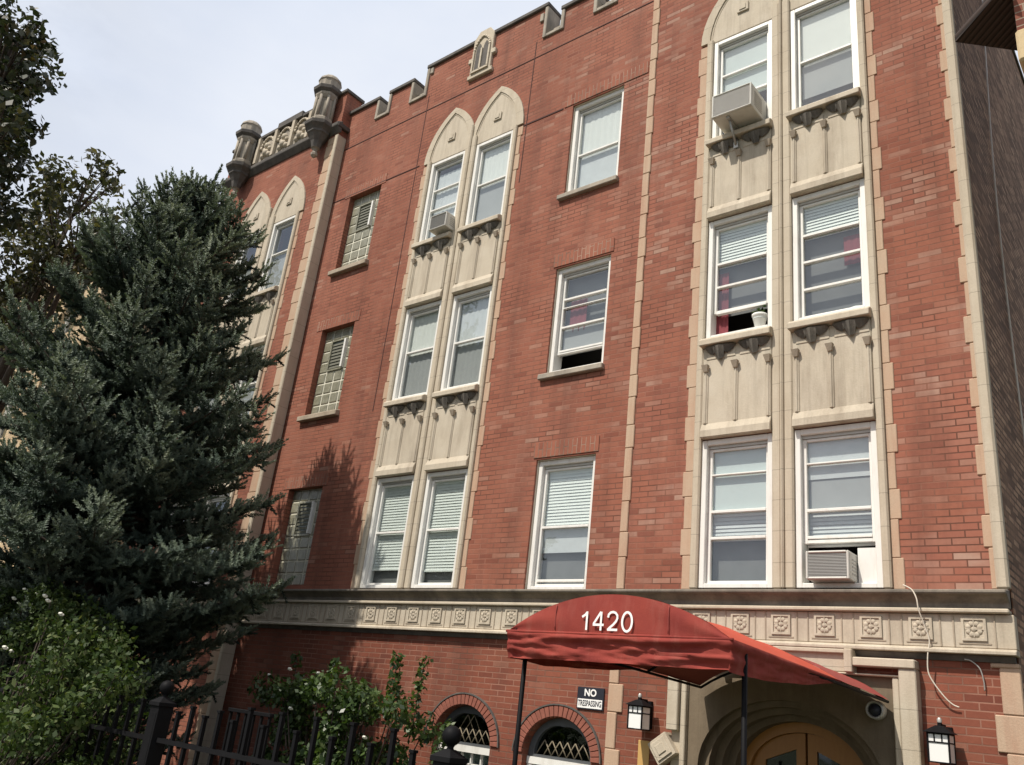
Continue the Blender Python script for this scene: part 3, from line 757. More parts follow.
# ---- entrance: stone surround, arch, oak door
w = MB(); y = -.05
c, a, zs, h = DOOR
tud = lambda aa, hh, n=20: arch_pts(c, aa, zs, hh, n)
topz = 2.28
x0, x1 = c-1.22, c+1.20
w.box(x0, c-a-.10, y, .1, 0, topz); w.box(c+a+.10, x1, y, .1, 0, topz)
o0 = tud(a-.02, h-.01); pl_ = MB()
for (xa,za),(xb,zb) in zip(o0[:-1], o0[1:]): pl_.prism([(xa,za),(xb,zb),(xb,topz-.001),(xa,topz-.001)], -.03, .1)
pl_.box(c-a-.10, c-a+.02, -.03, .1, 0, topz-.001); pl_.box(c+a-.02, c+a+.10, -.03, .1, 0, topz-.001)
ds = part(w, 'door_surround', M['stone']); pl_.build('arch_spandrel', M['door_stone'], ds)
w = MB()
for k in range(3):                                         # receding arch orders
    aa = a-.02-.083*k; hh = h-.01-.058*k; yy = .05+.13*k
    p0 = arch_pts(c, aa, zs, hh, 20); p1 = arch_pts(c, aa-.083, zs, hh-.058, 20)
    for i in range(20):
        w.prism([p1[i],p1[i+1],p0[i+1],p0[i]][::-1], yy, yy+.3)
    w.box(c-aa, c-aa+.083, yy, yy+.3, 0, zs); w.box(c+aa-.083, c+aa, yy, yy+.3, 0, zs)
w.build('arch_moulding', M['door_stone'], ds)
w = MB()
w.box(x0-.03, x0+.10, -.13, 0, 1.62, 2.36); w.box(x1-.10, x1+.05, -.13, 0, 0, 2.36)
w.box(x0-.03, c-.67, -.15, 0, 2.36, 2.44); w.box(c+.70, x1+.05, -.15, 0, 2.36, 2.44)
w.box(x0+.11, x0+.17, -.085, 0, 0, 2.28); w.box(x1-.17, x1-.11, -.085, 0, 0, 2.28); w.box(x0+.1, x1-.1, -.1, 0, 2.282, 2.30)
w.build('hood_mould', M['stone'], ds, .012)
w = MB(); w.box(c-.665, c-.59, -.15, 0, 2.30, 2.512); w.box(c+.62, c+.695, -.15, 0, 2.30, 2.512); w.box(c-.59, c+.62, -.07, 0, 2.305, 2.512); w.box(c-.59, c+.62, -.11, -.07, 2.47, 2.512)
w.build('name_panel', M['stone'], ds, .008)
# rotated label stop
w = MB()
for (s, y0, y1) in ((.17,-.14,.0),(.13,-.155,-.141),(.07,-.165,-.156)):
    an = math.radians(81); pts = [(-.30+s*math.cos(an+k*PI/2), 1.43+s*math.sin(an+k*PI/2)) for k in range(4)]; w.prism(pts, y0, y1)
w.build('label_stop', M['stone'], ds, .008)
# door
dy = .46; w = MB(); aa = a-.26; hh = h-.18
p0 = arch_pts(c, aa+.02, zs, hh+.02, 20); p1 = arch_pts(c, aa-.10, zs, hh-.10, 20)
for i in range(20): w.prism([p1[i],p1[i+1],p0[i+1],p0[i]][::-1], dy, dy+.14)
w.box(c-aa-.02, c-aa+.10, dy, dy+.14, 0, zs); w.box(c+aa-.10, c+aa+.02, dy, dy+.14, 0, zs)
dr = part(w, 'door_frame', M['oak'])
for sg in (-1, 1):
    w = MB(); f = lambda x: zs+(hh-.105)*math.sqrt(max(0, 1-((x-c)/(aa-.10))**2))
    n = 12; xs_ = [c+sg*(.012+(aa-.125)*k/n) for k in range(n+1)]
    pa, pb = c+sg*.10, c+sg*(aa-.24)
    lo, hi = min(pa,pb), max(pa,pb)
    for k in range(n):
        xa, xb = sorted((xs_[k], xs_[k+1]))
        inside = lo < (xa+xb)/2 < hi
        gt = lambda x: 1.44+.14*(1-abs(x-c-sg*.10)/(abs(pb-pa)))
        if inside: w.prism([(xa, gt(xa)), (xb, gt(xb)), (xb, f(xb)), (xa, f(xa))], dy+.05, dy+.10); w.box(xa, xb, dy+.05, dy+.10, 0, .7)
        else: w.prism([(xa, 0), (xb, 0), (xb, f(xb)), (xa, f(xa))], dy+.05, dy+.10)
    lf = w.build('door_leaf', M['oak'], dr)
    w = MB(); w.box(lo-.03, hi+.03, dy+.072, dy+.078, .65, 1.60); w.build('door_pane', M['glass_dark'], lf)
    w = MB(); w.tube([(c+sg*.05, dy+.02, .95), (c+sg*.05, dy+.0, 1.0), (c+sg*.05, dy+.0, 1.15), (c+sg*.05, dy+.02, 1.2), (c+sg*.05, dy+.06, 1.2)], .01, 6); w.build('door_handle', M['galv'], lf)

# ------------------------------------------------------------------ things fixed to or standing on the facade
def text_mesh(txt, size, mat, name, parent, loc, width=None, bold=0., depth=.002):
    cu = bpy.data.curves.new('t', 'FONT'); cu.body = txt; cu.size = size; cu.align_x = 'CENTER'; cu.align_y = 'CENTER'; cu.extrude = depth; cu.offset = bold
    tmp = bpy.data.objects.new('t', cu); C.objects.link(tmp)
    bpy.context.view_layer.update()
    me = bpy.data.meshes.new_from_object(tmp.evaluated_get(bpy.context.evaluated_depsgraph_get()))
    bpy.data.objects.remove(tmp); bpy.data.curves.remove(cu)
    xs = [v.co.x for v in me.vertices]; sx = width/(max(xs)-min(xs)) if width else 1
    me.transform(Matrix.Translation(loc) @ Matrix.Rotation(PI/2, 4, 'X') @ Matrix.Diagonal((sx, 1, 1, 1)))
    me.materials.clear(); me.materials.append(mat); me.name = name
    o = link(name, me, parent)
    if parent is not None and parent.type == 'EMPTY': o.matrix_parent_inverse = Matrix.Translation(parent.location).inverted()
    return o

# window air conditioners
def ac(x0, x1, z0, z1, yf, yb, label, louvre=9, bracket=None, filler=None):
    t = thing('air_conditioner', label, 'air conditioner', ((x0+x1)/2, 0, z0), group='window air conditioners')
    w = MB(); t_ = .022
    w.box(x0, x1, yf+.03, yb, z0, z1)
    w.box(x0, x0+t_, yf, yf+.03, z0, z1); w.box(x1-t_, x1, yf, yf+.03, z0, z1); w.box(x0+t_, x1-t_, yf, yf+.03, z0, z0+t_); w.box(x0+t_, x1-t_, yf, yf+.03, z1-t_, z1)
    w.build('cabinet', M['ac'], t, .008)
    w = MB(); a, b, c, d = x0+t_, x1-t_, z0+t_, z1-t_
    n = int((d-c)/.014)
    for k in range(n): z = c+(d-c)*k/n; w.quad((a,yf+.010,z),(b,yf+.010,z),(b,yf+.015,z+.012),(a,yf+.015,z+.012))
    w.build('grille', M['acg' if louvre else 'acside'], t)
    w = MB(); zz = z0+.06
    while zz < z1-.06: w.box(x1-.002, x1+.004, yf+.10, min(yb-.05, yf+.32), zz, zz+.014); zz += .034
    w.build('side_louvre', M['acside'], t)
    if bracket:
        w = MB(); xb = bracket; w.box(xb-.02, xb+.02, yf+.06, -.08, z0-.035, z0-.003); w.tube([(xb, yf+.12, z0-.03), (xb, -.10, z0-.30)], .018, 6); w.box(xb-.03, xb+.03, -.115, -.085, z0-.34, z0-.24)
        w.build('bracket', M['galv'], t)
    if filler:
        w = MB(); w.box(*filler); w.build('filler_panel', M['white'], t)
    return t
ac(.20, .745, 9.075, 9.43, -.42, .16, 'large white air conditioner in the top floor window with a bracket below it', 0, .40)
ac(1.275, 1.70, 3.155, 3.435, -.20, .16, 'small air conditioner with dark grille in the lowest right window above the doorway', 1, None, (1.715, 1.895, .03, .06, 3.155, 3.50))
ac(-5.13, -4.74, 9.055, 9.335, -.26, .16, 'small boxy air conditioner in the arched window left of centre on the top floor', 1)
# flower pot and white bowl on sills
t = thing('flower_pot', 'white patterned flower pot with a small plant in the open window', 'flower pot', (.66, .07, 6.152))
w = MB(); w.lathe([(.05,6.153),(.055,6.16),(.082,6.30),(.092,6.31),(.092,6.335),(.08,6.335),(.075,6.31)], .66, .07, 18); w.build('pot', M['shade'], t)
w = MB(); w.lathe([(.0795,6.27),(.0815,6.285)], .66, .07, 18); w.build('painted_band', M['teal'], t)
w = MB()
for k in range(26):
    an = random.uniform(0, 2*PI); r = random.uniform(.02, .08); zz = random.uniform(6.34, 6.43); p0 = Vector((.66+r*math.cos(an), .07+r*math.sin(an), zz)); d1 = Vector((random.uniform(-1,1), random.uniform(-1,1), random.uniform(-.3,.8))).normalized()*.035; d2 = d1.orthogonal().normalized()*.018
    w.quad(p0-d1, p0-d2, p0+d1, p0+d2)
w.build('leaves', M['leaf_shrub'], t)
w = MB(); w.lathe([(.03,6.156),(.05,6.17),(.085,6.22),(.088,6.235),(.08,6.235),(.05,6.19)], 1.76, .21, 16)
tag(w.build('bowl', M['shade']), 'white bowl standing inside the closed window beside the open one', 'bowl')

# lanterns
def lantern(x, z, label):
    t = thing('wall_lantern', label, 'wall lantern', (x, -.16, z), group='black wall lanterns flanking the doorway')
    w = MB(); hw = .09; zt = z+.24; y0 = -.27; y1 = -.09; t_ = .014
    for (xa, ya) in ((-hw, y0), (hw-t_, y0), (-hw, y1-t_), (hw-t_, y1-t_)): w.box(x+xa, x+xa+t_, ya, ya+t_, z, zt)
    for zz in (z, zt-t_, zt-.082):
        for ya in (y0, y1-t_): w.box(x-hw+t_, x+hw-t_, ya+.001, ya+t_-.001, zz, zz+t_*.8)
        for xa in (-hw, hw-t_): w.box(x+xa+.001, x+xa+t_-.001, y0+t_, y1-t_, zz, zz+t_*.8)
    for dx in (-.03, .03): w.box(x+dx-.005, x+dx+.005, y0+.001, y0+t_-.002, zt-.07, zt-t_)
    w.box(x-.06, x+.06, -.04, -.003, z+.02, z+.30); w.box(x-.015, x+.015, -.2, -.04, zt+.05, zt+.075)
    w.build('frame', M['black'], t)
    w = MB(); ov = .025
    w.add([(x-hw-ov,y0-ov,zt),(x+hw+ov,y0-ov,zt),(x+hw+ov,y1+ov,zt),(x-hw-ov,y1+ov,zt),(x-.03,-.205,zt+.06),(x+.03,-.205,zt+.06),(x+.03,-.155,zt+.06),(x-.03,-.155,zt+.06)],
          [(3,2,1,0),(4,5,6,7),(0,1,5,4),(1,2,6,5),(2,3,7,6),(3,0,4,7)])
    w.box(x-.015, x+.015, -.195, -.165, zt+.06, zt+.085); w.build('roof', M['black'], t)
    w = MB(); w.lathe([(.02,zt+.085),(.022,zt+.11),(.012,zt+.125)], x, -.18, 10); w.build('finial', M['galv'], t)
    w = MB(); w.box(x-hw+t_*.4, x+hw-t_*.4, y0+t_*.5, y1-t_*.5, z+.006, zt-.003); w.build('lamp_glass', M['lamp_glass'], t)
lantern(-.56, 1.585, 'black wall lantern left of the doorway, above the yellow notice')
lantern(2.42, 1.60, 'black wall lantern right of the doorway, below the loose white cable')

# sign
t = thing('no_trespassing_sign', 'black and white no trespassing sign on the brick above the arched basement window', 'sign', (-1.31, -.02, 1.73))
sx0, sx1, sz0, sz1 = -1.492, -1.128, 1.735, 1.975
w = MB(); w.box(sx0, sx1, -.02, -.003, sz0, sz1); pl = w.build('plate', M['signblack'], t, .003)
w = MB(); w.box(sx0+.015, sx1-.015, -.0235, -.0205, sz0+.015, sz0+.112); w.build('white_field', M['white_vinyl'], t)
text_mesh('NO', .105, M['white_vinyl'], 'lettering', t, ((sx0+sx1)/2, -.0225, sz0+.178), None, .003, .001)
text_mesh('TRESPASSING', .088, M['signblack'], 'lettering', t, ((sx0+sx1)/2, -.0255, sz0+.064), .318, .001, .001)
# yellow notice
w = MB(); w.box(-.655, -.515, -.012, -.003, 1.20, 1.485); tag(w.build('notice_plate', M['yellow'], None, .004), 'blank yellow notice plate on the brick under the left lantern', 'notice')
# security camera
t = thing('security_camera', 'round grey security camera under the right end of the awning', 'camera', (1.86, -.06, 1.98))
w = MB(); cx, cz = 1.875, 1.985
ring = lambda r, y, n=18: [(cx+r*math.cos(2*PI*k/n), y, cz+r*math.sin(2*PI*k/n)) for k in range(n)]
def ylathe(mb, prof, n=18):
    vs = []; 
    for r, y in prof: vs += ring(r, y, n)
    mb.add(vs, [(i*n+k, i*n+(k+1)%n, (i+1)*n+(k+1)%n, (i+1)*n+k) for i in range(len(prof)-1) for k in range(n)], True)
ylathe(w, [(.001,-.045),(.075,-.045),(.085,-.09),(.08,-.17),(.066,-.175),(.06,-.15),(.001,-.15)]); w.build('housing', M['galv'], t)
w = MB(); ylathe(w, [(.056,-.152),(.045,-.178),(.025,-.19),(.001,-.195)]); w.build('lens', M['signblack'], t)
# cables
w = MB()
pts = [(2.18,-.17,3.10),(2.25,-.165,3.06),(2.29,-.17,2.98),(2.30,-.16,2.88),(2.33,-.12,2.75),(2.36,-.10,2.62),(2.34,-.10,2.5),(2.33,-.09,2.36),(2.36,-.08,2.27),(2.44,-.06,2.15),(2.50,-.04,2.09),(2.55,-.03,2.07)]
def smooth_path(p, n=5):
    out = []; p = [Vector(q) for q in p]
    for i in range(len(p)-1):
        a, b, c_, d = p[max(i-1,0)], p[i], p[i+1], p[min(i+2,len(p)-1)]
        for k in range(n):
            t_ = k/n; out.append(.5*((2*b)+(c_-a)*t_+(2*a-5*b+4*c_-d)*t_**2+(3*b-a-3*c_+d)*t_**3))
    return out+[p[-1]]
w.tube(smooth_path(pts), .0065, 6)
tag(w.build('cable', M['rope']), 'loose pale cable hanging from the ledge over the frieze right of the doorway', 'cable')
w = MB(); w.tube(smooth_path([(2.63,-.07,2.47),(2.68,-.05,2.46),(2.74,-.04,2.40),(2.76,-.03,2.30),(2.76,-.02,2.22)]), .006, 6)
tag(w.build('cable', M['galv']), 'short dark cable end curling out of the brick under the frieze near the corner', 'cable')
w = MB(); w.tube(smooth_path([(3.05,2.1,12.9),(3.05,2.1,11.9),(3.06,1.62,9.9),(3.05,1.4,8.2),(3.05,1.35,6.4),(3.05,1.5,4.5)]), .01, 5)
tag(w.build('cable', M['white']), 'thin pale wire running down the dark brown side wall', 'cable')

# ------------------------------------------------------------------ awning
AX0, AX1, AYF, AYB = .10, 1.985, -3.3, -.10
A = thing('entrance_awning', 'red barrel awning numbered 1420 over the front doorway, on two thin posts', 'awning', (1.04, -1.7, 0))
ac_ = (AX0+AX1)/2; ah = (AX1-AX0)/2
def seam(y): return 2.19+(2.085-2.19)*(y-AYF)/(AYB-AYF)
def arcz(x, y, rise=.285):
    R = (ah*ah+rise*rise)/(2*rise); u = x-ac_
    return seam(y)-(R-rise)+math.sqrt(max(0, R*R-u*u))
def shell(y0, y1, ny, nx=28, sag=.026):
    w = MB(); vs = []
    for j in range(ny+1):
        y = y0+(y1-y0)*j/ny
        for i in range(nx+1):
            x = AX0+(AX1-AX0)*i/nx
            t = (y-AYF)/(AYB-AYF)*4
            z = arcz(x, y)-sag*abs(math.sin(t*PI))*math.sin(PI*i/nx)+.004*math.sin(x*17+y*5)*math.sin(y*9)
            vs.append((x, y, z))
    w.add(vs, [(j*(nx+1)+i, j*(nx+1)+i+1, (j+1)*(nx+1)+i+1, (j+1)*(nx+1)+i) for j in range(ny) for i in range(nx)], True)
    return w
o = shell(AYF, -1.35, 20).build('roof_fabric', M['awning_side'], A)
o = shell(-1.352, AYB, 12, sag=.02).build('rear_roof_fabric', M['awning_dark'], A); o['label'] = 'darker red rear panel of the awning roof'
# front panel
w = MB(); nx, nz = 40, 8; vs = []
for j in range(nz+1):
    for i in range(nx+1):
        x = AX0+(AX1-AX0)*i/nx; t = j/nz; z = seam(AYF)+(arcz(x, AYF)-seam(AYF))*t
        vs.append((x, AYF-.004-.010*math.sin(PI*t)*math.sin(PI*i/nx)+.010*math.sin(PI*t)*math.sin(x*7.1+t*3)*math.sin(x*2.3+1), z))
w.add(vs, [(j*(nx+1)+i, j*(nx+1)+i+1, (j+1)*(nx+1)+i+1, (j+1)*(nx+1)+i) for j in range(nz) for i in range(nx)], True)
w.build('front_panel', M['awning'], A)
# valance, crumpled: one strip down the left side, across the front and along the right side
from mathutils import noise as mnoise
vp = []
def hgt_(t): return .195*max(0., 1-t**1.7)+.012
for i in range(51):
    t = 1-i/50; y = AYF+(-1.30-AYF)*t; vp.append((AX0-.004, y, seam(y)+.004, -1, 0, hgt_(t)))
for i in range(1, 100):
    x = AX0+(AX1-AX0)*i/100; e_ = min(1, min(i, 100-i)/5); s_ = -1 if i < 50 else 1
    nx_ = (1-e_)*s_*.7; vp.append((x, AYF-.006, seam(AYF)+.004, nx_, -1, .195))
for i in range(51):
    t = i/50; y = AYF+(-1.30-AYF)*t; vp.append((AX1+.004, y, seam(y)+.004, 1, 0, hgt_(t)))
w = MB(); n_ = len(vp)-1; nz = 16; vs = []; al = 0.; prev = None
for j in range(nz+1):
    t = j/nz; al = 0.; prev = None
    for (x, y, z, ax, ay, hh) in vp:
        if prev is not None: al += math.hypot(x-prev[0], y-prev[1])
        prev = (x, y)
        k1 = mnoise.noise((al*2.6+t*1.2, t*3.2-al*.9, 3.1)); k2 = mnoise.noise((al*7-t*2.2, t*4.5+al*1.2, 7.7)); k3 = abs(mnoise.noise((al*3.4+t*3., t*4.2-al*1.6, 1.3)))
        roll = .030*math.sin(PI*min(1, t/.34)) if t < .34 else 0.
        amt = min(1, hh/.14); env = min(1, t*3)
        k = (roll+(.034*k1+.018*k2-.045*k3)*env)*amt*(1 if abs(ay) > .5 else .45)-.012*t
        vs.append((x+ax*k, y+ay*k, z-hh*t*(1+.06*mnoise.noise((al*3,5.,1.)))-.0))
w.add(vs, [(j*(n_+1)+i, (j+1)*(n_+1)+i, (j+1)*(n_+1)+i+1, j*(n_+1)+i+1) for j in range(nz) for i in range(n_)], True)
w.build('valance', M['awning'], A)
# piping seam
w = MB(); w.tube([(AX0-.01, AYF-.01, seam(AYF)), (AX1+.01, AYF-.01, seam(AYF))], .011, 8); w.build('piping', M['awning'], A)
def ribbon(pts, wd, y, closed=False):
    n = len(pts); L, R_s = [], []
    for k in range(n):
        a = pts[k-1] if (closed or k) else pts[k]; b = pts[(k+1) % n] if (closed or k < n-1) else pts[k]
        dx, dz = b[0]-a[0], b[1]-a[1]; l = math.hypot(dx, dz); nx_, nz_ = -dz/l*wd/2, dx/l*wd/2
        L.append((pts[k][0]+nx_, y, pts[k][1]+nz_)); R_s.append((pts[k][0]-nx_, y, pts[k][1]-nz_))
    w = MB(); m_ = n if closed else n-1
    w.add(L+R_s, [(k, (k+1) % n, n+(k+1) % n, n+k) for k in range(m_)]); return w
gx, gz, gy, sw_ = .795, 2.215, AYF-.0265, .0165
def dig(pts, ox, closed=False): return ribbon([(gx+ox+px*.092, gz+pz*.132) for px, pz in pts], sw_, gy, closed)
w = dig([(.62,0),(.62,1.0)], 0); w2 = dig([(.62,.96),(.45,.82),(.16,.70)], 0); w.add(w2.v, w2.f); w.v = [(a, b-.0004*(k > 3), c_) for k, (a, b, c_) in enumerate(w.v)]
w.build('digit', M['white_vinyl'], A)
w = dig([(.72,0),(.72,1.0)], .115); w2 = dig([(.68,.99),(.03,.33)], .115); w.add([(a, b-.0006, c_) for a, b, c_ in w2.v], w2.f); w2 = dig([(-.02,.30),(1.0,.30)], .115); w.add([(a, b-.0012, c_) for a, b, c_ in w2.v], w2.f); w.build('digit', M['white_vinyl'], A)
w = dig([(.06,.70),(.10,.86),(.28,.97),(.50,1.0),(.74,.95),(.90,.82),(.92,.66),(.80,.50),(.55,.32),(.25,.16),(.10,.06),(.10,.055)], .235); w2 = dig([(.04,.06),(.97,.06)], .235); w.add([(a, b-.0006, c_) for a, b, c_ in w2.v], w2.f); w.build('digit', M['white_vinyl'], A)
dig([(.5+.44*math.cos(2*PI*k/28), .5+.5*math.sin(2*PI*k/28)) for k in range(28)], .355, True).build('digit', M['white_vinyl'], A)
for sx_ in (.56, 1.52):
    w = MB(); zt = arcz(sx_, AYF); w.tube([(sx_, AYF-.014-.004*math.sin(PI*k/6), seam(AYF)+.02+(zt-.01-seam(AYF)-.02)*k/6) for k in range(7)], .0035, 5); w.build('seam', M['awning_dark'], A)
# frame
w = MB(); 
for yb in (AYF+.01, -2.2, -1.2, AYB):
    w.tube([(AX0+.012+(AX1-AX0-.024)*i/16, yb, arcz(AX0+.012+(AX1-AX0-.024)*i/16, yb)-.03) for i in range(17)], .012, 6)
for x in (AX0+.01, AX1-.01): w.tube([(x, AYF+.01, seam(AYF)-.02), (x, AYB, seam(AYB)-.02)], .014, 6)
w.tube([(AX0, AYF+.02, seam(AYF)-.03), (AX1, AYF+.02, seam(AYF)-.03)], .014, 6)
w.build('frame', M['iron_worn'], A)
for x in (AX0+.02, AX1-.015):
    w = MB(); w.tube([(x, -3.08, .016), (x, -3.08, seam(-3.08)-.02)], .019, 10); w.lathe([(.05,.016),(.05,.03),(.025,.035)], x, -3.08, 12); w.build('post', M['black'], A)

# ------------------------------------------------------------------ neighbour on the right, cream building far left
Nb = thing('neighbour_building', 'dark brick building across the alley with overhanging plank soffit at the top right edge', 'building', (6, 2, 0))
w = MB(); w.box(8.6, 14, -1.9, 4, 0, 14.5); w.box(3.83, 8.6, -1.9, -.2, 7.45, 14.5); w.build('brick_wall', M['nbrick'], Nb)
w = MB(); w.box(3.815, 8.58, -1.93, -.18, 7.12, 7.45); w.build('stone_band', M['nstone'], Nb, .02)
w = MB(); w.prism_z([(3.30,-1.59), (3.828,-2.08), (3.828,-1.10)], 7.85, 7.93); w.prism_z([(3.828,-1.895),(3.832,-1.895),(3.832,-.21),(3.828,-.21)], 7.46, 14)
w.build('soffit', M['soffit'], Nb)
Cb = thing('cream_building', 'cream brick building behind the spruce and the leafy tree at far left', 'building', (-24, 4, 0))
w = MB(); cw = [(x, x+1.1, z, z+1.7) for x in (-32.5,-30.2,-27.4,-25.1,-22.3,-20.0) for z in (1.2,4.2,7.2,10.0)]
wall_holes(w, -34, -17.8, 0, 12.45, -.3, cw, .25); w.box(-34, -17.8, -.04, 10, 0, 12.2); w.quad((-17.8,-.3,0),(-17.8,0,0),(-17.8,0,12.45),(-17.8,-.3,12.45))
w.build('wall', M['creamwall'], Cb)
w = MB(); w.box(-34.2, -17.6, -.5, 10.1, 12.45, 12.62); w.build('roof', M['dstone'], Cb)
for a, b, c_, d in cw:
    w = MB(); w.box(a, a+.08, -.16, -.08, c_, d); w.box(b-.08, b, -.16, -.08, c_, d); w.box(a+.08, b-.08, -.16, -.08, d-.08, d); w.box(a+.08, b-.08, -.16, -.08, c_, c_+.08); w.box(a+.08, b-.08, -.16, -.08, (c_+d)/2-.03, (c_+d)/2+.03)
    f_ = w.build('window', M['white'], Cb); w = MB(); w.quad((a+.08,-.1,c_+.08),(b-.08,-.1,c_+.08),(b-.08,-.1,d-.08),(a+.08,-.1,d-.08)); w.build('pane', M['glass_dark'], f_)

# ------------------------------------------------------------------ fence, railing
Fn = thing('iron_fence', 'black iron picket fence with ball topped posts in front of the garden', 'fence', (-3, -4, 0))
FY = -4.0
for x, zt in ((.283, 1.30), (-3.44, 1.36), (-6.93, 1.24)):
    w = MB(); w.box(x-.075, x+.075, FY-.075, FY+.075, 0, zt-.06); w.box(x-.092, x+.092, FY-.092, FY+.092, zt-.06, zt-.025)
    w.add([(x-.085,FY-.085,zt-.025),(x+.085,FY-.085,zt-.025),(x+.085,FY+.085,zt-.025),(x-.085,FY+.085,zt-.025),(x-.03,FY-.03,zt+.02),(x+.03,FY-.03,zt+.02),(x+.03,FY+.03,zt+.02),(x-.03,FY+.03,zt+.02)],
          [(4,5,6,7),(0,1,5,4),(1,2,6,5),(2,3,7,6),(3,0,4,7)])
    w.box(x-.055, x+.055, FY-.079, FY-.075, .2, zt-.12)
    p_ = w.build('post', M['iron_worn'], Fn, .006)
    w = MB(); w.lathe([(.03,zt+.018),(.022,zt+.03),(.03,zt+.045)], x, FY, 12); w.sphere((x, FY, zt+.105), .066, 18, 12); w.build('ball_finial', M['black'], p_)
for k in range(-31, 1):
    x = -.06+.2195*k
    if min(abs(x-q) for q in (.283,-3.44,-6.93)) < .11 or x > .15: continue
    tall = (k % 2) != 0; zt = (1.40 if x > -2.2 else 1.34) if tall else 1.28
    w = MB(); w.box(x-.017, x+.017, FY-.017, FY+.017, .08, zt-.02); w.box(x-.024, x+.024, FY-.024, FY+.024, zt-.02, zt)
    w.build('picket', M['black'], Fn)
for za in (.99, .20):
    for x0_, x1_ in ((-6.85, -3.52), (-3.36, .20)):
        w = MB(); w.box(x0_, x1_, FY-.026, FY-.018, za, za+.04); w.box(x0_, x1_, FY+.018, FY+.026, za, za+.04); w.build('rail', M['iron_worn'], Fn)
Rl = thing('stair_railing', 'short dark metal stair railing behind the fence under the spruce', 'railing', (-4.1, -2.5, 0))
w = MB(); w.box(-4.56, -3.76, -2.53, -2.47, 1.27, 1.31); w.build('handrail', M['iron_worn'], Rl, .004); w = MB(); w.box(-4.56, -3.76, -2.52, -2.48, .25, .28); w.build('bottom_rail', M['iron_worn'], Rl, .004)
for k in range(6):
    x = -4.53+.148*k; w = MB(); w.box(x-.014, x+.014, -2.514, -2.486, 0 if k in (0,5) else .28, 1.27); w.build('baluster', M['iron_worn'], Rl)
w = MB(); w.box(-4.36,-4.27,-3.52,-3.44,0,1.02); w.add([(-4.36,-3.52,1.02),(-4.27,-3.52,1.02),(-4.27,-3.44,1.02),(-4.36,-3.44,1.02),(-4.315,-3.48,1.07)], [(0,1,4),(1,2,4),(2,3,4),(3,0,4)])
tag(w.build('wooden_stake', mat_plain('raw_timber', (.42,.28,.16), .85, .2, 9, .003)), 'tan wooden stake beside the left ball topped fence post', 'stake')

# ------------------------------------------------------------------ vegetation
def np_mesh(name, verts, faces, mat, parent=None, k=3):
    me = bpy.data.meshes.new(name); nv, nf = len(verts), len(faces)
    me.vertices.add(nv); me.vertices.foreach_set('co', np.ascontiguousarray(verts, np.float32).ravel())
    me.loops.add(nf*k); me.loops.foreach_set('vertex_index', np.ascontiguousarray(faces, np.int32).ravel())
    me.polygons.add(nf); me.polygons.foreach_set('loop_start', np.arange(0, nf*k, k, dtype=np.int32))
    me.update(calc_edges=True); me.materials.append(mat)
    o = link(name, me, parent)
    if parent is not None: o.matrix_parent_inverse = Matrix.Translation(parent.location).inverted()
    return o
def unit(v): return v/np.maximum(1e-9, np.linalg.norm(v, axis=-1, keepdims=True))

def shoots_mesh(name, pos, dirs, lens, tone, mat, parent, nn=30, nl=.052, nw=.030, seed=1):
    """each shoot is a bottle-brush of needles around a short twig; tone = painted light, pale lit tips and dark inner shoots"""
    r = np.random.default_rng(seed); S = len(pos)
    d = unit(dirs); up = np.tile([0,0,1.], (S,1)); up[np.abs(d[:,2]) > .95] = [1,0,0]
    u = unit(np.cross(d, up)); v = np.cross(d, u)
    t = (np.arange(nn)+.5)/nn
    ang = np.arange(nn)[None,:]*2.4+r.uniform(0, 6.28, (S,1))+r.normal(0, .3, (S,nn))
    tt = t[None,:]+r.normal(0, .02, (S,nn))
    base = pos[:,None,:]+d[:,None,:]*(tt*lens[:,None])[:,:,None]
    rad = np.cos(ang)[:,:,None]*u[:,None,:]+np.sin(ang)[:,:,None]*v[:,None,:]
    lean = .55+.9*t**2
    nd = unit(rad+d[:,None,:]*lean[None,:,None])
    L = (nl*(1.1-.35*t)[None,:]*r.uniform(.8,1.2,(S,nn)))[:,:,None]
    side = unit(np.cross(nd, rad+d[:,None,:]*.1))*nw*.5
    vs = np.stack([base-side, base+side, base+nd*L],2).reshape(-1,3)
    o = np_mesh(name, vs, np.arange(len(vs)).reshape(-1,3), mat, parent)
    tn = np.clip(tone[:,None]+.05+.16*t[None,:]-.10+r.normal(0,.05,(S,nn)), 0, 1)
    at = o.data.attributes.new('tone', 'FLOAT', 'POINT'); at.data.foreach_set('value', np.repeat(tn.reshape(-1), 3).astype(np.float32))
    return o

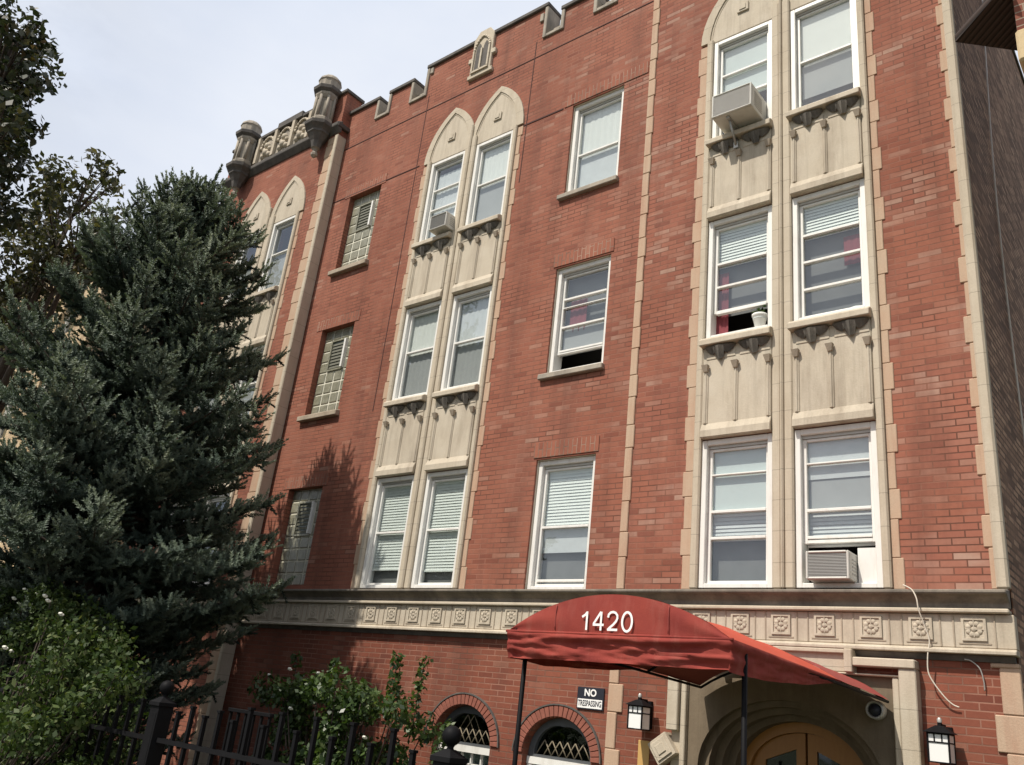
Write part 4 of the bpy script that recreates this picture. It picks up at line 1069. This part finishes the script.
def spruce(x, y, h, label):
    t = thing('spruce_tree', label, 'spruce tree', (x, y, 0))
    w = MB(); w.tube([(x,y,0),(x+.02,y,h*.3),(x-.02,y+.02,h*.6),(x+.02,y,h*.93)], [.20,.15,.09,.02], 10)
    r = np.random.default_rng(5)
    P, D, Ls, T = [], [], [], []
    def put(p, d, l, tn): P.append(np.array(p)); D.append(np.array(d)); Ls.append(l*r.uniform(.8,1.25)); T.append(tn+r.normal(0,.09))
    def rad(z):
        u = h-z                                            # depth below the tip
        if z > 2.6: return min(.78*u**.92, .90*u**.60, 2.42+max(0., 3.4-z)*.35)
        return 2.85*(.66+.34*(z-1.)/1.6)
    z = .75
    while z < h-.25:
        R = rad(z); nb = int(8+4*min(1, R/2)); ph = r.uniform(0, 6.28)
        for k in range(nb):
            az = ph+2*PI*k/nb+r.normal(0,.16)
            L = R*r.uniform(.66,1.08)
            zz = z+r.uniform(-.16,.16)
            if z < 2.7 and math.sin(az) < -.1: L *= .62
            if z < 6 and math.cos(az) > .3: L *= .95
            rel = max(0., (zz-1)/(h-1))
            pitch = math.radians(-18+62*rel**1.3+r.normal(0,7))
            out = np.array([math.cos(az), math.sin(az), 0]); sidev = np.array([-math.sin(az), math.cos(az), 0])
            ns = max(3, int(L/.10)); pts = []
            for i in range(ns+1):
                q = i/ns
                pts.append(np.array([x,y,zz])+out*L*q*math.cos(pitch)+np.array([0,0,L*q*math.sin(pitch)+.34*L*q*q*(1.1-rel)-.05*math.sin(q*3)])+sidev*.05*L*math.sin(q*4+k))
            if L > .5: w.tube([tuple(pts[0]), tuple(pts[ns//2]), tuple(pts[-1])], [.012+.014*L,.008+.006*L,.004], 5)
            bt = r.normal(0,.07)
            for i in range(ns+1):
                q = i/ns
                if q < .2 and L > .8: continue
                d0 = unit(pts[min(i+1,ns)]-pts[max(i-1,0)])
                LL = (.20+.30*L*(1-q)**.75*min(1.,(q+.15)*2.2))*r.uniform(.7,1.2)
                tn0 = .16+.42*q**1.5+bt  # bough tips painted paler as lit, inner parts darker as shaded
                for sg in (-1, 1):
                    a_ = math.radians(50+r.normal(0,10))
                    ld = unit(d0*math.cos(a_)+sidev*sg*math.sin(a_)+np.array([0,0,r.normal(.05,.12)]))
                    m_ = max(1, int(LL/.15))
                    for c_ in range(m_):
                        e_ = (c_+1)/m_
                        p0 = pts[i]+ld*LL*(c_/m_)+np.array([0,0,-.03*c_*(1-rel)])
                        put(p0, ld+np.array([0,0,.26+.2*e_])+r.normal(0,.2,3), .215, tn0+.26*e_)
                        if r.random() < .55:
                            s2 = 1 if r.random() < .5 else -1
                            put(p0, ld*.75+np.cross(ld,[0,0,1.])*s2*.65+np.array([0,0,r.normal(.22,.2)]), .17, tn0+.18*e_)
                put(pts[i], d0*.75+np.array([0,0,.6])+r.normal(0,.25,3), .19, tn0+.22)
                if r.random() < .6: put(pts[i], d0*.6+np.array([0,0,-.5])+r.normal(0,.3,3), .17, .05)
            put(pts[-1], unit(pts[-1]-pts[-2])+np.array([0,0,.35]), .24, .75+bt)
        z += .21+.12*min(1., R/2.2)
    # several leaders at the top
    for (dx, dy, hh) in ((.05,0,0.),(.26,.05,.0),(-.15,.03,-.42),(.05,-.12,-.40),(.42,.02,.14),(.30,-.1,-.35),(-.75,-.5,-.62),(-.62,-.42,-.75),(-.98,-.35,-1.25)):
        for q in range(7):
            b0 = (x+dx*(.35+.65*q/6), y+dy*(.35+.65*q/6), h-.85+hh+.12*q)
            put(b0, (dx*.3,0,1.), .18, .45)
            if q < 5:
                for k in range(4):
                    an = 1.57*k+q; put(b0, (math.cos(an), math.sin(an), .85), .21-.024*q, .40)
    w.build('trunk', M['bark'], t)
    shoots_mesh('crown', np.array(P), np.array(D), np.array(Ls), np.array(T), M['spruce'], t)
    return t, len(P)
sp, nshoot = spruce(-7.6, -3.1, 9.2, 'tall blue green spruce standing between the fence and the left end of the brick building')
print('shoots', nshoot)

def leaves(name, centres, radii, n, size, mat, parent, seed, flat=.3, hang=.2):
    """leaf-shaped faces scattered in clumps; centres (k,3), radii (k,)"""
    r = np.random.default_rng(seed); k = len(centres)
    wgt = radii**2.2; idx = r.choice(k, n, p=wgt/wgt.sum())
    dv = unit(r.normal(0,1,(n,3))); rr = radii[idx]*r.uniform(.25,1.05,n)**.6
    c = centres[idx]+dv*rr[:,None]*np.array([1,1,.85])
    nrm = unit(dv*.6+r.normal(0,.7,(n,3))+np.array([0,0,.5])); ax = unit(np.cross(nrm, r.normal(0,1,(n,3))))
    ax[:,2] -= hang; ax = unit(ax); sd = unit(np.cross(nrm, ax)); up = np.cross(ax, sd)
    s = (size*r.uniform(.45,1.45,n))[:,None]
    a = c-ax*s*.5; b = c+sd*s*.30-up*s*.06; m1 = c+up*s*0; d = c+ax*s*.5; e = c-sd*s*.30-up*s*.06
    vs = np.stack([a,b,d,e],1).reshape(-1,3)
    return np_mesh(name, vs, np.arange(len(vs)).reshape(-1,4), mat, parent, 4)

def broad_tree(x, y, z0, lobes, n, size, mat, label, seed, name='broadleaf_tree', sub=9):
    t = thing(name, label, 'tree', (x, y, 0))
    r = np.random.default_rng(seed); cs, rs = [], []
    w = MB(); fork = Vector((x, y, z0))
    w.tube([(x,y,0),(x+.05,y,z0*.5),(x,y,z0)], [.26,.21,.17], 10)
    for (cx, cy, cz, R) in lobes:
        e = Vector((cx,cy,cz)); mid = fork.lerp(e, .5)+Vector((r.normal(0,.15), r.normal(0,.15), .2))
        w.tube([tuple(fork), tuple(mid), tuple(e)], [.11,.07,.025], 7)
        for _ in range(sub):
            dv = unit(r.normal(0,1,3)); rr = R*r.uniform(.3,.95); p = np.array([cx,cy,cz])+dv*rr
            cs.append(p); rs.append(R*r.uniform(.22,.42))
            w.tube([tuple(mid.lerp(e,.7)), tuple(p)], [.025,.008], 5)
    w.build('trunk', M['bark'], t)
    leaves('crown', np.array(cs), np.array(rs), n, size, mat, t, seed)
    return t
# dark tree reaching in at the top left corner, lighter tree beyond the spruce
broad_tree(-13.3, -5.6, 5.5, [(-10.15,-5.4,9.75,.75),(-11.2,-5.5,11.0,1.2),(-12.3,-5.6,12.2,1.5),(-11.9,-5.2,9.7,1.1),(-13.6,-5.8,11,1.7),(-14.5,-5,9.5,1.5),(-10.9,-5.6,11.9,.7)], 11500, .15, M['leaf_far'],
           'dark leafy tree reaching in at the top left corner above the other trees', 21, sub=16)
broad_tree(-16.0, -2.6, 5.0, [(-13.9,-2.8,10.6,1.4),(-15.2,-2.6,9.9,1.5),(-16.8,-2.4,10.2,1.6),(-14.9,-2.8,8.6,1.3),(-16.6,-2.6,8.2,1.5),(-12.8,-2.8,10.2,.9),(-18.2,-2.5,9.2,1.5),(-15.6,-2.6,11.8,1.2),(-13.9,-2.7,11.7,.8),(-13.2,-2.8,9.3,.8)], 7500, .15, M['leaf_mid'],
           'thin leafed olive green tree with sky showing through, left of the spruce', 33, sub=8)

def shrub(x, y, clumps, n, size, mat, label, seed, flowers=(), stems=()):
    t = thing('flowering_shrub', label, 'shrub', (x, y, 0))
    w = MB()
    for (cx, cy, cz, R) in clumps:
        w.tube([(x+(cx-x)*.35, y+(cy-y)*.3, 0), (x+(cx-x)*.8, y+(cy-y)*.8, cz*.6), (cx, cy, cz)], [.018,.012,.006], 5)
    cs = [(c_[0],c_[1],c_[2]) for c_ in clumps]; rs = [c_[3] for c_ in clumps]
    for st in stems:
        w.tube(smooth_path(st, 3), .006, 5)
        for q in smooth_path(st, 4): cs.append(tuple(q)); rs.append(.09)
    w.build('stem', M['bark'], t)
    leaves('foliage', np.array(cs), np.array(rs), n, size, mat, t, seed, hang=.35)
    for p_ in flowers:
        w = MB()
        for k in range(7):
            an = k*2.4; rr = .016*(k > 0); w.sphere((p_[0]+rr*math.cos(an), p_[1]+rr*math.sin(an), p_[2]+.006*(k % 3)), .018, 7, 5, .8)
        w.build('blossom', M['petal'], t)
    return t
r = random.Random(4); cl = []
def ltop(x): return np.interp(x, [-10,-8.6,-7.4,-6.4,-5.4,-4.6,-4.1], [2.85,2.8,2.65,2.45,2.2,2.0,1.5])
for k in range(290):
    x = r.uniform(-10.9,-4.1); zt = float(ltop(x)); y_ = r.uniform(max(-4.85, -4-(x+6.93)*.407+.12),-3.6) if x > -6.3 else r.uniform(-4.1,-3.4); z = zt-.22-(zt-.4)*r.random()**1.6-.35*max(0,(-4.3-y_)/.5); cl.append((x, y_, z, r.uniform(.16,.30)))
shrub(-6.8, -4.15, cl, 38000, .066, M['leaf_rose'], 'big leafy rose shrub with white blooms at the lower left, over the fence', 41,
      [(-7.06,-4.1,2.36),(-6.65,-4.1,2.31),(-5.96,-4.25,2.21),(-5.42,-4.3,2.06),(-6.77,-4.15,1.63),(-5.45,-4.75,1.65),(-7.3,-4.1,2.25),(-6.2,-4.2,2.27)],
      [[(-7.06,-4.05,1.9),(-7.06,-4.08,2.33)],[(-6.65,-4.05,1.8),(-6.65,-4.08,2.29)],[(-5.96,-4.2,1.8),(-5.96,-4.22,2.19)],[(-5.9,-4.1,1.7),(-5.85,-4.15,2.1)],[(-4.35,-4.2,1.1),(-4.05,-4.2,1.55)]])
cl = []
def rtop(x): return np.interp(x, [-5.7,-5.2,-4.6,-4.0,-3.4,-3.1], [1.70,1.95,1.92,1.85,1.72,1.4])
for k in range(90):
    x = r.uniform(-5.55,-3.25); zt = float(rtop(x)); z = zt-.16-(zt-.3)*r.random()**1.4; cl.append((x, r.uniform(-1.45,-.55), z, r.uniform(.15,.28)))
shrub(-4.3, -1.0, cl, 15000, .075, M['leaf_shrub'], 'bright green sunlit shrub with white flowers against the brick wall', 43,
      [(-5.75,-1.2,1.72),(-5.2,-1.3,1.82),(-3.5,-1.35,1.15),(-4.6,-1.3,1.8),(-3.9,-1.4,1.5),(-4.9,-1.4,1.35)],
      [[(-3.75,-.8,1.4),(-3.72,-.8,1.75),(-3.74,-.8,2.10)],[(-3.3,-.8,1.3),(-3.28,-.8,1.7),(-3.24,-.8,2.07)],[(-5.4,-1,1.5),(-5.5,-1.,2.0)],[(-4.75,-1,1.5),(-4.7,-1,1.95)],[(-2.75,-.9,.9),(-2.72,-.9,1.2),(-2.6,-.9,1.4)]])

# ------------------------------------------------------------------ light, sky, camera
sd = Vector((-.30, -1.0, 1.52)).normalized()
su = bpy.data.lights.new('Sun', 'SUN'); su.energy = 5.0; su.angle = math.radians(.6); su.color = (1, .93, .83)
so = bpy.data.objects.new('Sun', su); C.objects.link(so); so.rotation_euler = sd.to_track_quat('Z', 'Y').to_euler(); so.location = (-5, -15, 25)
wd = bpy.data.worlds.new('World'); scene.world = wd; wd.use_nodes = True
nt = wd.node_tree; nt.nodes.clear()
out = nt.nodes.new('ShaderNodeOutputWorld'); bg = nt.nodes.new('ShaderNodeBackground')
sky = nt.nodes.new('ShaderNodeTexSky'); sky.sky_type = 'NISHITA'; sky.sun_disc = False
sky.sun_elevation = math.asin(sd.z); sky.sun_rotation = math.atan2(sd.x, sd.y)
sky.air_density = 1.0; sky.dust_density = 3.0; sky.ozone_density = 1.2
tc = nt.nodes.new('ShaderNodeTexCoord')
n1 = noise(nt, tc.outputs['Generated'], 2.2, 7, .55, (1, 1, 2.6))
cloud = mixc(nt, maprange(nt, n1, .30, .70), (7.5, 8.1, 9.3), (9.0, 9.3, 9.9))
sx = nt.nodes.new('ShaderNodeSeparateXYZ'); nt.links.new(tc.outputs['Generated'], sx.inputs[0])
n2 = noise(nt, tc.outputs['Generated'], 3.1, 6, .6, (1, 1, 2.2))
haze = mathn(nt, 'ADD', maprange(nt, sx.outputs[1], -.25, .35, .33, .93), mathn(nt, 'MULTIPLY', maprange(nt, sx.outputs[1], -.1, .3, 1., 0.), maprange(nt, n2, .46, .62, 0., .55)), True)   # bright haze to the north; sky behind dimmed, its cloud patches added to shape fill
col = mixc(nt, haze, mixc(nt, 1., sky.outputs[0], (.95,.93,.9), 'MULTIPLY'), cloud)
nt.links.new(col, bg.inputs[0]); bg.inputs[1].default_value = .105
nt.links.new(bg.outputs[0], out.inputs[0])

cam = bpy.data.cameras.new('Camera'); co = bpy.data.objects.new('Camera', cam); C.objects.link(co)
cam.sensor_width = 36; cam.lens = 854.696/1024*36; cam.clip_end = 1000; cam.clip_start = .05
yw, pt, rl = (math.radians(v) for v in (-41.3315, 21.1548, 6.7371))
f = Vector((math.sin(yw)*math.cos(pt), math.cos(yw)*math.cos(pt), math.sin(pt))); ri = Vector((math.cos(yw), -math.sin(yw), 0)); up = ri.cross(f)
r2 = ri*math.cos(rl)+up*math.sin(rl); u2 = up*math.cos(rl)-ri*math.sin(rl)
co.matrix_world = Matrix(((r2.x,u2.x,-f.x,4.541),(r2.y,u2.y,-f.y,-8.653),(r2.z,u2.z,-f.z,1.578),(0,0,0,1)))
scene.camera = co
scene.view_settings.view_transform = 'Standard'; scene.view_settings.look = 'None'; scene.view_settings.exposure = 0
scene.render.engine = 'CYCLES'
scene.cycles.max_bounces = 6; scene.cycles.transparent_max_bounces = 8
